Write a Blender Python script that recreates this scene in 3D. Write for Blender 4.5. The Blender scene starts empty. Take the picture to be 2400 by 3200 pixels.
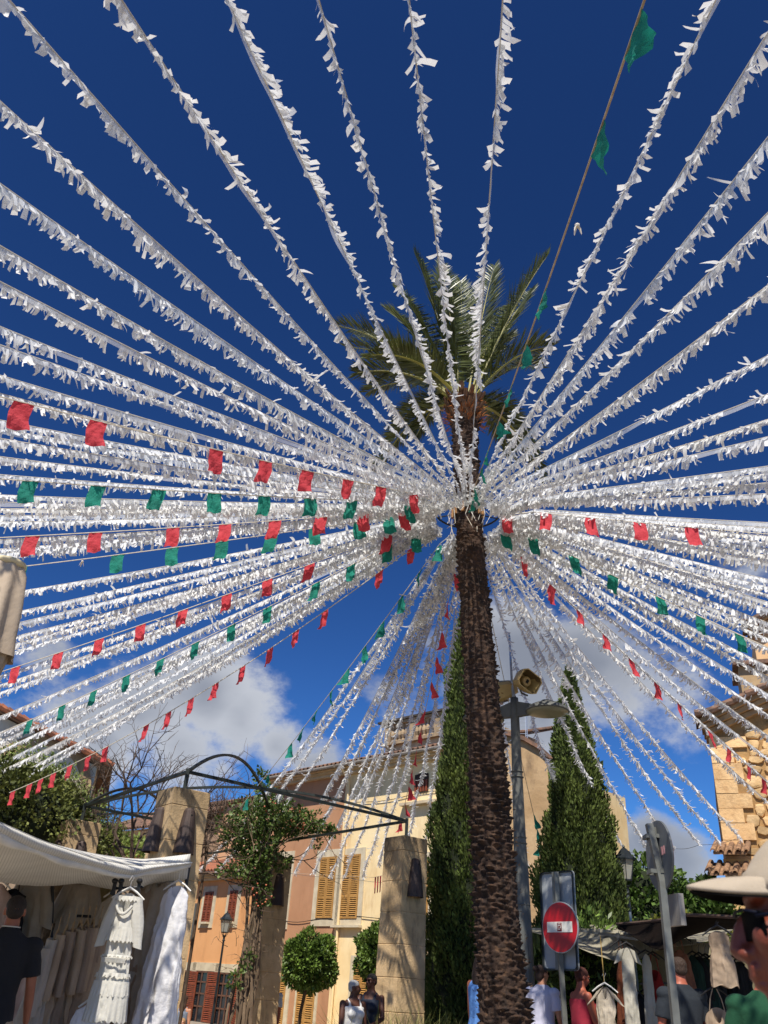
import bpy, math, random
import numpy as np
from mathutils import Vector, Matrix, noise as mnoise
# ---------------------------------------------------------------- camera
SC = bpy.context.scene; COL = SC.collection
FPX = 2560.0; VX, VY = 300.0, -4350.0
PITCH = math.atan(FPX / math.hypot(VX, VY)); RHO = math.atan2(VX, -VY)
CAM = np.array([0, 0, 1.3])
_F = np.array([0, math.cos(PITCH), math.sin(PITCH)]); _U0 = np.array([0, -math.sin(PITCH), math.cos(PITCH)]); _R0 = np.array([1., 0, 0])
_R = math.cos(RHO) * _R0 + math.sin(RHO) * _U0; _U = -math.sin(RHO) * _R0 + math.cos(RHO) * _U0
cd = bpy.data.cameras.new('camera'); cam = bpy.data.objects.new('camera', cd); COL.objects.link(cam)
cam.matrix_world = Matrix(((_R[0], _U[0], -_F[0], CAM[0]), (_R[1], _U[1], -_F[1], CAM[1]), (_R[2], _U[2], -_F[2], CAM[2]), (0, 0, 0, 1)))
cd.sensor_fit = 'VERTICAL'; cd.sensor_height = 36; cd.lens = 36 * FPX / 3200; cd.clip_start = .05; cd.clip_end = 3000
cd.dof.use_dof = True; cd.dof.focus_distance = 13; cd.dof.aperture_fstop = 9
SC.camera = cam
SC.view_settings.view_transform = 'Standard'; SC.view_settings.look = 'None'; SC.view_settings.exposure = .28; SC.view_settings.gamma = 1
SC.cycles.transparent_max_bounces = 24; SC.cycles.max_bounces = 6
def ray(x, y):
    v = _F + _R * (x - 1200) / FPX - _U * (y - 1600) / FPX
    return v / np.linalg.norm(v)
def at(x, y, D):                      # point seen there whose horizontal distance is D
    v = ray(x, y); return CAM + v * D / math.hypot(v[0], v[1])
def elev(x, y):
    v = ray(x, y); return math.asin(v[2])
def proj(P):
    v = np.array(P) - CAM; d = v @ _F; return 1200 + FPX * (v @ _R) / d, 1600 - FPX * (v @ _U) / d
# ---------------------------------------------------------------- sun and sky
SUN_AZ, SUN_EL = math.radians(14), math.radians(55)     # direction the light travels towards (from +Y clockwise) and its height
sd = bpy.data.lights.new('sun', 'SUN'); sun = bpy.data.objects.new('sun', sd); COL.objects.link(sun)
sd.energy = 5.0; sd.angle = math.radians(.5); sd.color = (1, .94, .84)
_tr = Vector((math.sin(SUN_AZ) * math.cos(SUN_EL), math.cos(SUN_AZ) * math.cos(SUN_EL), -math.sin(SUN_EL)))
sun.rotation_euler = _tr.to_track_quat('-Z', 'Y').to_euler(); sun.location = (0, -20, 40)
W = bpy.data.worlds.new('World'); SC.world = W; W.use_nodes = True
nt = W.node_tree; N = nt.nodes; L = nt.links; N.clear()
def nn(t, **k):
    n = N.new(t)
    for a, b in k.items(): setattr(n, a, b)
    return n
def mth(op, a, b=None, c=None):
    n = nn('ShaderNodeMath', operation=op)
    for i, v in enumerate((a, b, c)):
        if v is None: continue
        if isinstance(v, (int, float)): n.inputs[i].default_value = v
        else: L.new(v, n.inputs[i])
    return n.outputs[0]
sky = nn('ShaderNodeTexSky', sky_type='NISHITA'); sky.sun_disc = False
sky.sun_elevation = SUN_EL; sky.sun_rotation = SUN_AZ + math.pi   # the sun stands behind the camera
sky.air_density = 1.0; sky.dust_density = .2; sky.ozone_density = 3.0; sky.altitude = 100
tc = nn('ShaderNodeTexCoord')
sep = nn('ShaderNodeSeparateXYZ'); L.new(tc.outputs['Generated'], sep.inputs[0])
gam = nn('ShaderNodeGamma'); gam.inputs[1].default_value = 1.6; L.new(sky.outputs[0], gam.inputs[0])
tint = nn('ShaderNodeMix', data_type='RGBA', blend_type='MULTIPLY'); tint.inputs[0].default_value = 1
hs = nn('ShaderNodeHueSaturation'); hs.inputs['Saturation'].default_value = .93; L.new(gam.outputs[0], hs.inputs['Color']); L.new(hs.outputs[0], tint.inputs[6]); tint.inputs[7].default_value = (.108, .21, .315, 1)
# clouds: blobs of given direction broken up by noise
BL = [(1640, 2060, .105, 1.0), (1800, 2050, .09, .95), (1950, 2160, .09, .8), (1700, 2250, .10, .95), (1560, 2200, .09, .9), (2130, 2080, .07, .35), (2330, 1800, .05, .4),
      (2080, 2250, .07, .35), (430, 2230, .11, .95), (640, 2170, .10, 1.0), (760, 2260, .08, .95), (330, 2310, .10, .8), (560, 2330, .09, .85), (860, 2330, .06, .85), (960, 2390, .07, .75), (700, 2400, .06, .5),
      (2040, 2640, .05, .8), (2130, 2700, .06, .8), (1960, 2670, .045, .7), (150, 2080, .06, .45), (1200, 2260, .08, .35), (-500, 2200, .2, .8), (3000, 2300, .25, .7), (560, 2500, .05, .5), (1330, 2020, .06, .4)]
vec = nn('ShaderNodeVectorMath', operation='NORMALIZE'); L.new(tc.outputs['Generated'], vec.inputs[0])
nz = nn('ShaderNodeTexNoise'); nz.inputs['Scale'].default_value = 9; nz.inputs['Detail'].default_value = 9; nz.inputs['Roughness'].default_value = .62
mp = nn('ShaderNodeMapping'); mp.inputs['Scale'].default_value = (1, 1, 1.5); L.new(vec.outputs[0], mp.inputs[0]); L.new(mp.outputs[0], nz.inputs['Vector'])
nz2 = nn('ShaderNodeTexNoise'); nz2.inputs['Scale'].default_value = 4.5; nz2.inputs['Detail'].default_value = 5; L.new(mp.outputs[0], nz2.inputs['Vector'])
acc = None
for (bx, by, rad, w) in BL:
    d = nn('ShaderNodeVectorMath', operation='DISTANCE'); L.new(vec.outputs[0], d.inputs[0]); r = ray(bx, by); d.inputs[1].default_value = tuple(r)
    g = mth('MULTIPLY', mth('MAXIMUM', mth('SUBTRACT', 1.0, mth('DIVIDE', d.outputs['Value'], rad)), 0.0), w)
    acc = g if acc is None else mth('MAXIMUM', acc, g)
dens = mth('ADD', mth('MULTIPLY', acc, 1.25), mth('MULTIPLY', mth('SUBTRACT', nz.outputs['Fac'], .5), 2.1))
mr = nn('ShaderNodeMapRange', interpolation_type='SMOOTHSTEP'); L.new(dens, mr.inputs[0]); mr.inputs[1].default_value = .2; mr.inputs[2].default_value = .72
den2 = mth('MULTIPLY', mr.outputs[0], mth('MINIMUM', mth('MULTIPLY', acc, 5.0), 1.0))
cr = nn('ShaderNodeMix', data_type='RGBA')   # thick parts grey, edges white
mr2 = nn('ShaderNodeMapRange', interpolation_type='SMOOTHSTEP'); L.new(mth('ADD', mth('MULTIPLY', nz2.outputs['Fac'], 1.2), mth('MULTIPLY', acc, .45)), mr2.inputs[0]); mr2.inputs[1].default_value = .62; mr2.inputs[2].default_value = 1.15
L.new(mr2.outputs[0], cr.inputs[0]); cr.inputs[6].default_value = (4.9, 5.1, 5.5, 1); cr.inputs[7].default_value = (2.2, 2.4, 2.85, 1)
mx = nn('ShaderNodeMix', data_type='RGBA'); L.new(mth('MULTIPLY', den2, .93), mx.inputs[0]); L.new(tint.outputs[2], mx.inputs[6]); L.new(cr.outputs[2], mx.inputs[7])
bg = nn('ShaderNodeBackground'); bg.inputs[1].default_value = .1; L.new(mx.outputs[2], bg.inputs[0])
ow = nn('ShaderNodeOutputWorld'); L.new(bg.outputs[0], ow.inputs[0])
# ---------------------------------------------------------------- materials
def lin(h):
    if not isinstance(h, str): return tuple(h)
    c = [int(h[i:i + 2], 16) / 255 for i in (0, 2, 4)]
    return tuple(((v + .055) / 1.055) ** 2.4 if v > .04045 else v / 12.92 for v in c)
MATS = {}
def mat(name, c1, c2=None, scale=3., rough=.8, bump=0., bscale=30., metal=0., detail=6., trans=0., stretch=(1, 1, 1), island=0., alpha=1., spec=None, lo=.35, hi=.65, stain=None, stsc=(.8, .8, .25), cutz=None):
    """base colour mixed by noise, optional bump, random lightness per leaf, translucency and stains"""
    if name in MATS: return MATS[name]
    m = bpy.data.materials.new(name); m.use_nodes = True; t = m.node_tree; b = t.nodes['Principled BSDF']; l = t.links
    b.inputs['Roughness'].default_value = rough; b.inputs['Metallic'].default_value = metal
    if spec is not None: b.inputs['Specular IOR Level'].default_value = spec
    a1 = lin(c1) + (1,); a2 = (lin(c2) if c2 else lin(c1)) + (1,)
    co = t.nodes.new('ShaderNodeTexCoord'); mpn = t.nodes.new('ShaderNodeMapping'); mpn.inputs['Scale'].default_value = stretch; l.new(co.outputs['Object'], mpn.inputs[0])
    n1 = t.nodes.new('ShaderNodeTexNoise'); n1.inputs['Scale'].default_value = scale; n1.inputs['Detail'].default_value = detail; l.new(mpn.outputs[0], n1.inputs['Vector'])
    r = t.nodes.new('ShaderNodeMapRange'); r.inputs[1].default_value = lo; r.inputs[2].default_value = hi; l.new(n1.outputs['Fac'], r.inputs[0])
    mxn = t.nodes.new('ShaderNodeMix'); mxn.data_type = 'RGBA'; mxn.inputs[6].default_value = a1; mxn.inputs[7].default_value = a2; l.new(r.outputs[0], mxn.inputs[0])
    colr = mxn.outputs[2]
    if stain:
        m3 = t.nodes.new('ShaderNodeMapping'); m3.inputs['Scale'].default_value = stsc; l.new(co.outputs['Object'], m3.inputs[0])
        n3 = t.nodes.new('ShaderNodeTexNoise'); n3.inputs['Scale'].default_value = 2.2; n3.inputs['Detail'].default_value = 8; n3.inputs['Roughness'].default_value = .65; l.new(m3.outputs[0], n3.inputs['Vector'])
        r3 = t.nodes.new('ShaderNodeMapRange'); r3.inputs[1].default_value = .52; r3.inputs[2].default_value = .72; r3.inputs[4].default_value = stain[1]; l.new(n3.outputs['Fac'], r3.inputs[0])
        f = r3.outputs[0]
        if cutz:       # grime that gathers near a height (the weathered top of a pillar)
            sp = t.nodes.new('ShaderNodeSeparateXYZ'); l.new(co.outputs['Object'], sp.inputs[0])
            r4 = t.nodes.new('ShaderNodeMapRange'); r4.inputs[1].default_value = cutz[0]; r4.inputs[2].default_value = cutz[1]; l.new(sp.outputs[2], r4.inputs[0])
            ad = t.nodes.new('ShaderNodeMath'); ad.operation = 'MULTIPLY_ADD'; ad.inputs[2].default_value = 0; l.new(r4.outputs[0], ad.inputs[0])
            n4 = t.nodes.new('ShaderNodeMapRange'); n4.inputs[1].default_value = .3; n4.inputs[2].default_value = .6; l.new(n3.outputs['Fac'], n4.inputs[0]); l.new(n4.outputs[0], ad.inputs[1])
            mxx = t.nodes.new('ShaderNodeMath'); mxx.operation = 'MAXIMUM'; l.new(ad.outputs[0], mxx.inputs[0]); l.new(f, mxx.inputs[1]); f = mxx.outputs[0]
        m5 = t.nodes.new('ShaderNodeMix'); m5.data_type = 'RGBA'; l.new(f, m5.inputs[0]); l.new(colr, m5.inputs[6]); m5.inputs[7].default_value = lin(stain[0]) + (1,); colr = m5.outputs[2]
    if island:
        g = t.nodes.new('ShaderNodeNewGeometry'); rr = t.nodes.new('ShaderNodeMapRange'); rr.inputs[3].default_value = 1 - island; rr.inputs[4].default_value = 1 + island; l.new(g.outputs['Random Per Island'], rr.inputs[0])
        m6 = t.nodes.new('ShaderNodeVectorMath'); m6.operation = 'SCALE'; l.new(colr, m6.inputs[0]); l.new(rr.outputs[0], m6.inputs['Scale']); colr = m6.outputs[0]
    l.new(colr, b.inputs['Base Color'])
    if bump:
        n2 = t.nodes.new('ShaderNodeTexNoise'); n2.inputs['Scale'].default_value = bscale; n2.inputs['Detail'].default_value = 8; l.new(mpn.outputs[0], n2.inputs['Vector'])
        bp = t.nodes.new('ShaderNodeBump'); bp.inputs['Strength'].default_value = bump; bp.inputs['Distance'].default_value = .02; l.new(n2.outputs['Fac'], bp.inputs['Height']); l.new(bp.outputs[0], b.inputs['Normal'])
    if trans:
        tr = t.nodes.new('ShaderNodeBsdfTranslucent'); l.new(colr, tr.inputs[0]); ms = t.nodes.new('ShaderNodeMixShader'); ms.inputs[0].default_value = trans
        l.new(b.outputs[0], ms.inputs[1]); l.new(tr.outputs[0], ms.inputs[2]); l.new(ms.outputs[0], t.nodes['Material Output'].inputs[0])
    if alpha < 1: 
        b.inputs['Alpha'].default_value = alpha
        if trans:
            tp = t.nodes.new('ShaderNodeBsdfTransparent'); m7 = t.nodes.new('ShaderNodeMixShader'); m7.inputs[0].default_value = alpha; b.inputs['Alpha'].default_value = 1
            l.new(tp.outputs[0], m7.inputs[1]); l.new(ms.outputs[0], m7.inputs[2]); l.new(m7.outputs[0], t.nodes['Material Output'].inputs[0])
    MATS[name] = m; return m
# ---------------------------------------------------------------- building helpers
def tag(o, label=None, cat=None, group=None, kind=None):
    if label: o['label'] = label
    if cat: o['category'] = cat
    if group: o['group'] = group
    if kind: o['kind'] = kind
    return o
def thing(name, label, cat, loc, group=None):
    o = bpy.data.objects.new(name, None); COL.objects.link(o); o.location = tuple(float(v) for v in loc); o.empty_display_size = .2
    return tag(o, label, cat, group)
def origin(o):
    while o.parent: o = o.parent
    return np.array(o.location)
def mesh_obj(name, V, Fc, m, parent=None, smooth=False, loc=None):
    """V are world coordinates; the mesh is stored relative to its thing's origin"""
    V = np.asarray(V, float)
    if parent is not None: O = origin(parent)
    elif loc is not None: O = np.array(loc, float)
    else: O = np.array([(V[:, 0].min() + V[:, 0].max()) / 2, (V[:, 1].min() + V[:, 1].max()) / 2, V[:, 2].min()])
    me = bpy.data.meshes.new(name)
    if isinstance(Fc, np.ndarray):
        k = Fc.shape[1]; me.vertices.add(len(V)); me.vertices.foreach_set('co', (V - O).astype(np.float32).ravel())
        me.loops.add(Fc.size); me.loops.foreach_set('vertex_index', Fc.astype(np.int32).ravel())
        me.polygons.add(len(Fc)); me.polygons.foreach_set('loop_start', np.arange(0, Fc.size, k, dtype=np.int32)); me.polygons.foreach_set('loop_total', np.full(len(Fc), k, np.int32))
        me.update(calc_edges=True)
    else:
        me.from_pydata((V - O).tolist(), [], Fc); me.update()
    if smooth: me.polygons.foreach_set('use_smooth', [True] * len(me.polygons))
    me.materials.append(m)
    o = bpy.data.objects.new(name, me); COL.objects.link(o)
    if parent is not None: o.parent = parent
    else: o.location = tuple(float(v) for v in O)
    return o
def rotz(a): return np.array(Matrix.Rotation(a, 4, 'Z'))
def xf(loc=(0, 0, 0), az=0., tilt=0., roll=0., s=1.):
    """local frame: az turns clockwise seen from above (compass style, local +Y -> heading az)"""
    M = Matrix.Translation(Vector(tuple(float(v) for v in loc))) @ Matrix.Rotation(-az, 4, 'Z') @ Matrix.Rotation(tilt, 4, 'X') @ Matrix.Rotation(roll, 4, 'Y') @ Matrix.Scale(s, 4)
    return np.array(M)
class MB:
    def __init__(s, M=None): s.V = []; s.F = []; s.n = 0; s.M = np.eye(4) if M is None else np.array(M)
    def add(s, V, F):
        V = np.asarray(V, float); V = V @ s.M[:3, :3].T + s.M[:3, 3]
        s.V.append(V); s.F += [tuple(int(i) + s.n for i in f) for f in F]; s.n += len(V); return s
    def box(s, c, size, R=None):
        h = np.array(size) / 2.; P = np.array([(x, y, z) for x in (-1, 1) for y in (-1, 1) for z in (-1, 1)]) * h
        if R is not None: P = P @ np.array(R)[:3, :3].T
        return s.add(P + np.array(c), [(0, 1, 3, 2), (4, 6, 7, 5), (0, 4, 5, 1), (2, 3, 7, 6), (0, 2, 6, 4), (1, 5, 7, 3)])
    def hexa(s, P): return s.add(P, [(0, 1, 3, 2), (4, 6, 7, 5), (0, 4, 5, 1), (2, 3, 7, 6), (0, 2, 6, 4), (1, 5, 7, 3)])
    def loft(s, rings, closed=True, cap=True):
        k = len(rings[0]); V = np.concatenate([np.asarray(r, float) for r in rings]); F = []
        for i in range(len(rings) - 1):
            for j in range(k if closed else k - 1):
                a = i * k + j; b = i * k + (j + 1) % k; F.append((a, b, b + k, a + k))
        if cap and closed:
            F.append(tuple(range(k))[::-1]); F.append(tuple(range((len(rings) - 1) * k, len(rings) * k)))
        return s.add(V, F)
    def tube(s, pts, r, n=8, cap=True, flat=None):
        pts = [np.array(p, float) for p in pts]; m = len(pts); r = [r] * m if isinstance(r, (int, float)) else r
        rings = []; up = None
        for i in range(m):
            t = pts[min(i + 1, m - 1)] - pts[max(i - 1, 0)]; t = t / (np.linalg.norm(t) + 1e-9)
            if up is None: up = np.array([0, 0, 1.]) if abs(t[2]) < .9 else np.array([1., 0, 0])
            a = np.cross(t, up); a /= np.linalg.norm(a) + 1e-9; b = np.cross(a, t); up = b
            ww, hh = (1, 1) if flat is None else flat
            rings.append([pts[i] + r[i] * (math.cos(q) * a * ww + math.sin(q) * b * hh) for q in [2 * math.pi * j / n + (math.pi / 4 if n == 4 else 0) for j in range(n)]])
        return s.loft(rings, True, cap)
    def lathe(s, prof, c=(0, 0, 0), n=16, cap=True):
        return s.loft([[(c[0] + r * math.cos(2 * math.pi * j / n), c[1] + r * math.sin(2 * math.pi * j / n), c[2] + z) for j in range(n)] for r, z in prof], True, cap)
    def ell(s, c, r, n=16, m=10, R=None):
        rings = []
        for i in range(1, m):
            a = math.pi * i / m; rings.append([(math.sin(a) * math.cos(2 * math.pi * j / n), math.sin(a) * math.sin(2 * math.pi * j / n), -math.cos(a)) for j in range(n)])
        P = np.array(rings).reshape(-1, 3); P = P * np.array(r)
        if R is not None: P = P @ np.array(R)[:3, :3].T
        P = P + np.array(c); return s.loft(P.reshape(m - 1, n, 3), True, True)
    def prism(s, poly, z0, z1):      # poly in xy
        k = len(poly); return s.loft([[(x, y, z0) for x, y in poly], [(x, y, z1) for x, y in poly]])
    def build(s, name, m, parent=None, smooth=False, loc=None, **tg):
        if not s.V: return None
        o = mesh_obj(name, np.concatenate(s.V), s.F, m, parent, smooth, loc)
        if tg: tag(o, **tg)
        return o
def smooth_by(o, ang=40):
    o.data.polygons.foreach_set('use_smooth', [True] * len(o.data.polygons)); return o
rng = np.random.default_rng(7); random.seed(7)
def hsh(*a):
    v = math.sin(sum(x * k for x, k in zip(a, (12.9898, 78.233, 37.719, 4.581)))) * 43758.5453; return v - math.floor(v)
def leaves(P, D, size, width, droop=0.):
    """one small folded leaf (two triangles as a kite) per point P along direction D"""
    n = len(P); D = D / (np.linalg.norm(D, axis=1, keepdims=True) + 1e-9); A = np.cross(D, rng.normal(size=(n, 3))); A /= np.linalg.norm(A, axis=1, keepdims=True) + 1e-9
    size = np.broadcast_to(size, n)[:, None] * rng.uniform(.6, 1.35, (n, 1)); w = size * width
    B = np.cross(D, A) * size * .12
    V = np.stack([P, P + D * size * .45 + A * w + B, P + D * size, P + D * size * .45 - A * w + B], 1).reshape(-1, 3)
    return V, np.arange(n * 4).reshape(n, 4)
ORD = ['first', 'second', 'third', 'fourth', 'fifth', 'sixth', 'seventh', 'eighth', 'ninth', 'tenth', 'eleventh', 'twelfth', 'thirteenth', 'fourteenth', 'fifteenth', 'sixteenth', 'seventeenth', 'eighteenth', 'nineteenth', 'twentieth',
       'twenty-first', 'twenty-second', 'twenty-third', 'twenty-fourth', 'twenty-fifth', 'twenty-sixth', 'twenty-seventh', 'twenty-eighth', 'twenty-ninth', 'thirtieth', 'thirty-first', 'thirty-second', 'thirty-third', 'thirty-fourth', 'thirty-fifth', 'thirty-sixth', 'thirty-seventh', 'thirty-eighth', 'thirty-ninth', 'fortieth']
# ================================================================ ground
g = MB(); g.add([(-400, -400, 0), (400, -400, 0), (400, 800, 0), (-400, 800, 0)], [(0, 1, 2, 3)])
g.build('ground', mat('pavement', '9a8f80', '857b6e', scale=1.5, bump=.3, rough=.9), kind='structure')
# ================================================================ facades
class Fac:
    """a vertical wall plane: s runs to the right, z up, off towards the viewer"""
    def __init__(f, px, D, az): # az = compass heading of +s
        f.o = at(px[0], px[1], D) * np.array([1, 1, 0]); f.u = np.array([math.sin(az), math.cos(az), 0]); f.n = np.array([f.u[1], -f.u[0], 0])
        f.M = np.eye(4); f.M[:3, 0] = f.u; f.M[:3, 1] = -f.n; f.M[:3, 2] = (0, 0, 1); f.M[:3, 3] = f.o      # local x = s, y = into the wall, z = up
    def sz(f, x, y):
        v = ray(x, y); t = ((f.o - CAM) @ f.n) / (v @ f.n); P = CAM + v * t; return (P - f.o) @ f.u, P[2]
    def P(f, s, z, off=0.): return f.o + f.u * s + f.n * off + np.array([0, 0, z])
def walls(f, root, s0, s1, z1, depth, m, z0=0., name='wall', y0=0.):
    return MB(f.M).box(((s0 + s1) / 2, y0 + depth / 2, (z0 + z1) / 2), (s1 - s0, depth, z1 - z0)).build(name, m, root)
TILE = mat('roof_tile', 'b06a48', '7c5140', scale=6, rough=.9, bump=.4, bscale=25, stain=('4a3f36', .8))
TILED = mat('old_roof_tile', '8a6650', '5b4a40', scale=5, rough=.9, bump=.4, bscale=25, stain=('3a332d', .8))
def tile_roof(f, root, s0, s1, z, over, back, slope, m=TILE, pitch=.22, name='roof', mc=None, cornice=.28):
    """rows of half-round clay tiles over a cornice; eave runs along +s at height z"""
    b = MB(f.M); n = int((s1 - s0) / pitch); zb = z + (back + over) * slope
    b.hexa([(s0, -over, z - .05), (s0, -over, z), (s0, back, zb - .05), (s0, back, zb), (s1, -over, z - .05), (s1, -over, z), (s1, back, zb - .05), (s1, back, zb)])
    L_ = math.hypot(back + over, zb - z)
    for i in range(n + 1):
        s = s0 + i * (s1 - s0) / n; rr = pitch * .36
        R1 = [(s + rr * math.cos(a), -over - .04 - .02 * hsh(i, 3), z + rr * math.sin(a) + .01) for a in [math.pi * k / 5 for k in range(6)]]
        R2 = [(s + rr * math.cos(a), back, zb + rr * math.sin(a) + .01) for a in [math.pi * k / 5 for k in range(6)]]
        R3 = [(s + (rr - .018) * math.cos(a), -over - .04 - .02 * hsh(i, 3), z + (rr - .018) * math.sin(a)) for a in [math.pi * k / 5 for k in range(6)]]
        b.loft([R3, R1, R2], closed=False)
    o = b.build(name, m, root)
    if mc:
        c = MB(f.M)
        for (o1, h0, h1) in ((over * .85, .05, .11), (over * .6, .11, .18), (over * .35, .18, cornice)):
            c.box(((s0 + s1) / 2, -o1 / 2 + .01, z - (h0 + h1) / 2), (s1 - s0 - .01, o1 + .02, h1 - h0))
        c.build('cornice', mc, root)
    return o
SHUT_Y = mat('ochre_shutter', 'b98b4c', 'a3783d', scale=8, rough=.6)
SHUT_B = mat('brown_shutter', '8a4526', '6d3520', scale=8, rough=.6)
STONE = mat('window_stone', 'd0c3a6', 'bdaf93', scale=4, rough=.9, bump=.2, bscale=60)
DARK = mat('dark_interior', '15120f', rough=.9)
GLASS = mat('window_glass', '20262c', rough=.1, spec=.8)
def shutter_leaf(b, s0, s1, z0, z1, y=-.05, th=.035, panels=(0.28, .5, 0.74)):
    fr = .055; b.box(((s0 + fr / 2), y, (z0 + z1) / 2), (fr, th, z1 - z0)); b.box(((s1 - fr / 2), y, (z0 + z1) / 2), (fr, th, z1 - z0))
    cuts = [0] + [.5] + [1]
    for q in (0, *panels, 1): b.box(((s0 + s1) / 2, y, z0 + fr / 2 + (z1 - z0 - fr) * q), (s1 - s0 - 2 * fr + .004, th * .9, fr * (1.2 if 0 < q < 1 else 1)))
    n = int((z1 - z0) / .06); R = Matrix.Rotation(math.radians(-35), 4, 'X')
    for i in range(1, n): b.box(((s0 + s1) / 2, y, z0 + (z1 - z0) * i / n), (s1 - s0 - 2 * fr, .008, .05), R)
def window(f, root, s0, s1, z0, z1, m, surround=.14, sill=True, sm=STONE, leaves_=2, lab=None, panels=(.33, .66), big=False):
    w = MB(f.M)          # stone surround as four butted pieces, 4 cm proud
    w.box((s0 - surround / 2, -.02, (z0 + z1) / 2), (surround, .04, z1 - z0)); w.box((s1 + surround / 2, -.02, (z0 + z1) / 2), (surround, .04, z1 - z0))
    w.box(((s0 + s1) / 2, -.02, z1 + surround / 2), (s1 - s0 + 2 * surround, .04, surround))
    w.box(((s0 + s1) / 2, -.02, z0 - surround / 2), (s1 - s0 + 2 * surround, .04, surround))
    if sill: w.box(((s0 + s1) / 2, -.09, z0 - .03 - (surround if big else 0)), (s1 - s0 + (2.4 * surround if big else -.02), .17, .07))
    win = w.build('window', sm, root)
    if lab: win['label'] = lab
    MB(f.M).box(((s0 + s1) / 2, -.006, (z0 + z1) / 2), (s1 - s0, .012, z1 - z0)).build('opening', DARK, win)
    for k in range(leaves_):
        a = s0 + (s1 - s0) * k / leaves_ + .005; b_ = s0 + (s1 - s0) * (k + 1) / leaves_ - .005
        l_ = MB(f.M); shutter_leaf(l_, a, b_, z0 + .01, z1 - .01, panels=panels); l_.build('shutter', m, win)
    return win
AZF = math.radians(180 - 43.8)      # the long facade runs to the right and nearer
F1 = Fac((1045, 2900), 31, AZF)
CREAM = mat('cream_plaster', 'f3dcab', 'e9cb94', scale=1.2, rough=.92, bump=.15, bscale=40, stain=('bf9c6e', .65))
PINK = mat('pink_plaster', 'b98a66', 'ae7f5c', scale=1.0, rough=.92, bump=.15, bscale=40, stain=('94694c', .65))
ORANGE = mat('orange_plaster', 'dfa670', 'd69c66', scale=1.0, rough=.92, bump=.15, bscale=40, stain=('b27a4c', .7))
PEACH = mat('peach_plaster', 'd3a884', 'c99c78', scale=.8, rough=.92, bump=.15, stain=('b08a72', .5))
CORN = mat('cornice_plaster', 'cdbb9c', 'b7a486', scale=3, rough=.9)
ze = F1.sz(1081, 2400)[1]; sR = F1.sz(1500, 2500)[0]; sL = F1.sz(838, 2700)[0]
cream = thing('house', 'cream plastered house with ochre shutters and a balustrade above its tiled eave', 'house', F1.P(sR / 2, 0), 'houses round the square')
pink = thing('house', 'dusty pink plastered house between the orange house and the cream house', 'house', F1.P(sL / 2, 0), 'houses round the square')
walls(F1, cream, 0, sR, ze - .02, 9, CREAM); walls(F1, pink, sL, -.004, ze - .02, 9, PINK)
tile_roof(F1, cream, 0.0, sR + .3, ze, .55, 4.5, .32, TILED, mc=CORN); tile_roof(F1, pink, sL - .2, -.01, ze, .55, 4.5, .32, TILED, mc=CORN)
def pxwin(f, root, x0, y0, x1, y1, m, **k):     # window from its pixel corners (top left, bottom right) measured on the wall plane
    s0, z1 = f.sz(x0, y0); s1, z0 = f.sz(x1, y1); return window(f, root, s0, s1, z0, z1, m, **k)
def pxw(f, root, kz, x0, x1, yt, yb, m, **k):
    ox, oy, sc = kz; xm = (x0 + x1) / 2
    z1 = f.sz(ox + xm / sc, oy + yt / sc)[1]; z0 = f.sz(ox + xm / sc, oy + yb / sc)[1]; ym = (yt + yb) / 2
    s0 = f.sz(ox + x0 / sc, oy + ym / sc)[0]; s1 = f.sz(ox + x1 / sc, oy + ym / sc)[0]
    return window(f, root, s0, s1, z0, z1, m, **k)
K2 = (700, 2400, 2.074); K1 = (0, 2400, 2.074); K3 = (1600, 2400, 2.074)
pxw(F1, pink, K2, 617, 722, 578, 975, SHUT_Y, surround=.24, sill=False)
pxw(F1, cream, K2, 764, 880, 562, 978, SHUT_Y, surround=.2, big=True)
pxw(F1, pink, K2, 355, 402, 600, 985, SHUT_Y, surround=.3, sill=False)
pxw(F1, cream, K2, 1275, 1330, 600, 975, SHUT_Y, surround=.25, big=True)
pxw(F1, pink, K2, 325, 402, 1235, 1700, SHUT_Y, surround=.2, sill=False)
pxw(F1, pink, K2, 470, 585, 1400, 1760, SHUT_Y, surround=.12, sill=False)
pxw(F1, cream, K2, 838, 935, 1262, 1700, SHUT_Y, surround=.2, sill=False)
# attic window with a shallow arch, sill shelf and ledge
s0, z1 = F1.sz(*(700 + 1240 / 2.074, 2400 + 60 / 2.074)); s1, z0 = F1.sz(*(700 + 1325 / 2.074, 2400 + 150 / 2.074))
for (a0, a1) in ((s0, s1), (s0 - 3.6, s1 - 3.6)):
    if a0 < .4: continue
    aw = MB(F1.M); aw.loft([[(a0, y, z0), (a1, y, z0), (a1, y, z1 - .1), ((a0 + a1) / 2 + .3, y, z1 + .06), ((a0 + a1) / 2, y, z1 + .1), ((a0 + a1) / 2 - .3, y, z1 + .06), (a0, y, z1 - .1)] for y in (-.03, .02)])
    w = aw.build('attic_window', mat('attic_wood', '3a2a20', '2a1d16', scale=10, stretch=(1, 1, 6)), cream)
    sb = MB(F1.M)
    for k in range(5): sb.box((a0 + (a1 - a0) * (k + .5) / 5, -.045, (z0 + z1) / 2 - .06), (.07, .03, z1 - z0 - .14))
    sb.build('board', SHUT_B, w)
MB(F1.M).box(((s0 + s1) / 2, -.11, F1.sz(1308, 2512)[1]), (s1 - s0 + 1.0, .22, .09)).build('ledge', CORN, cream)
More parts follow.
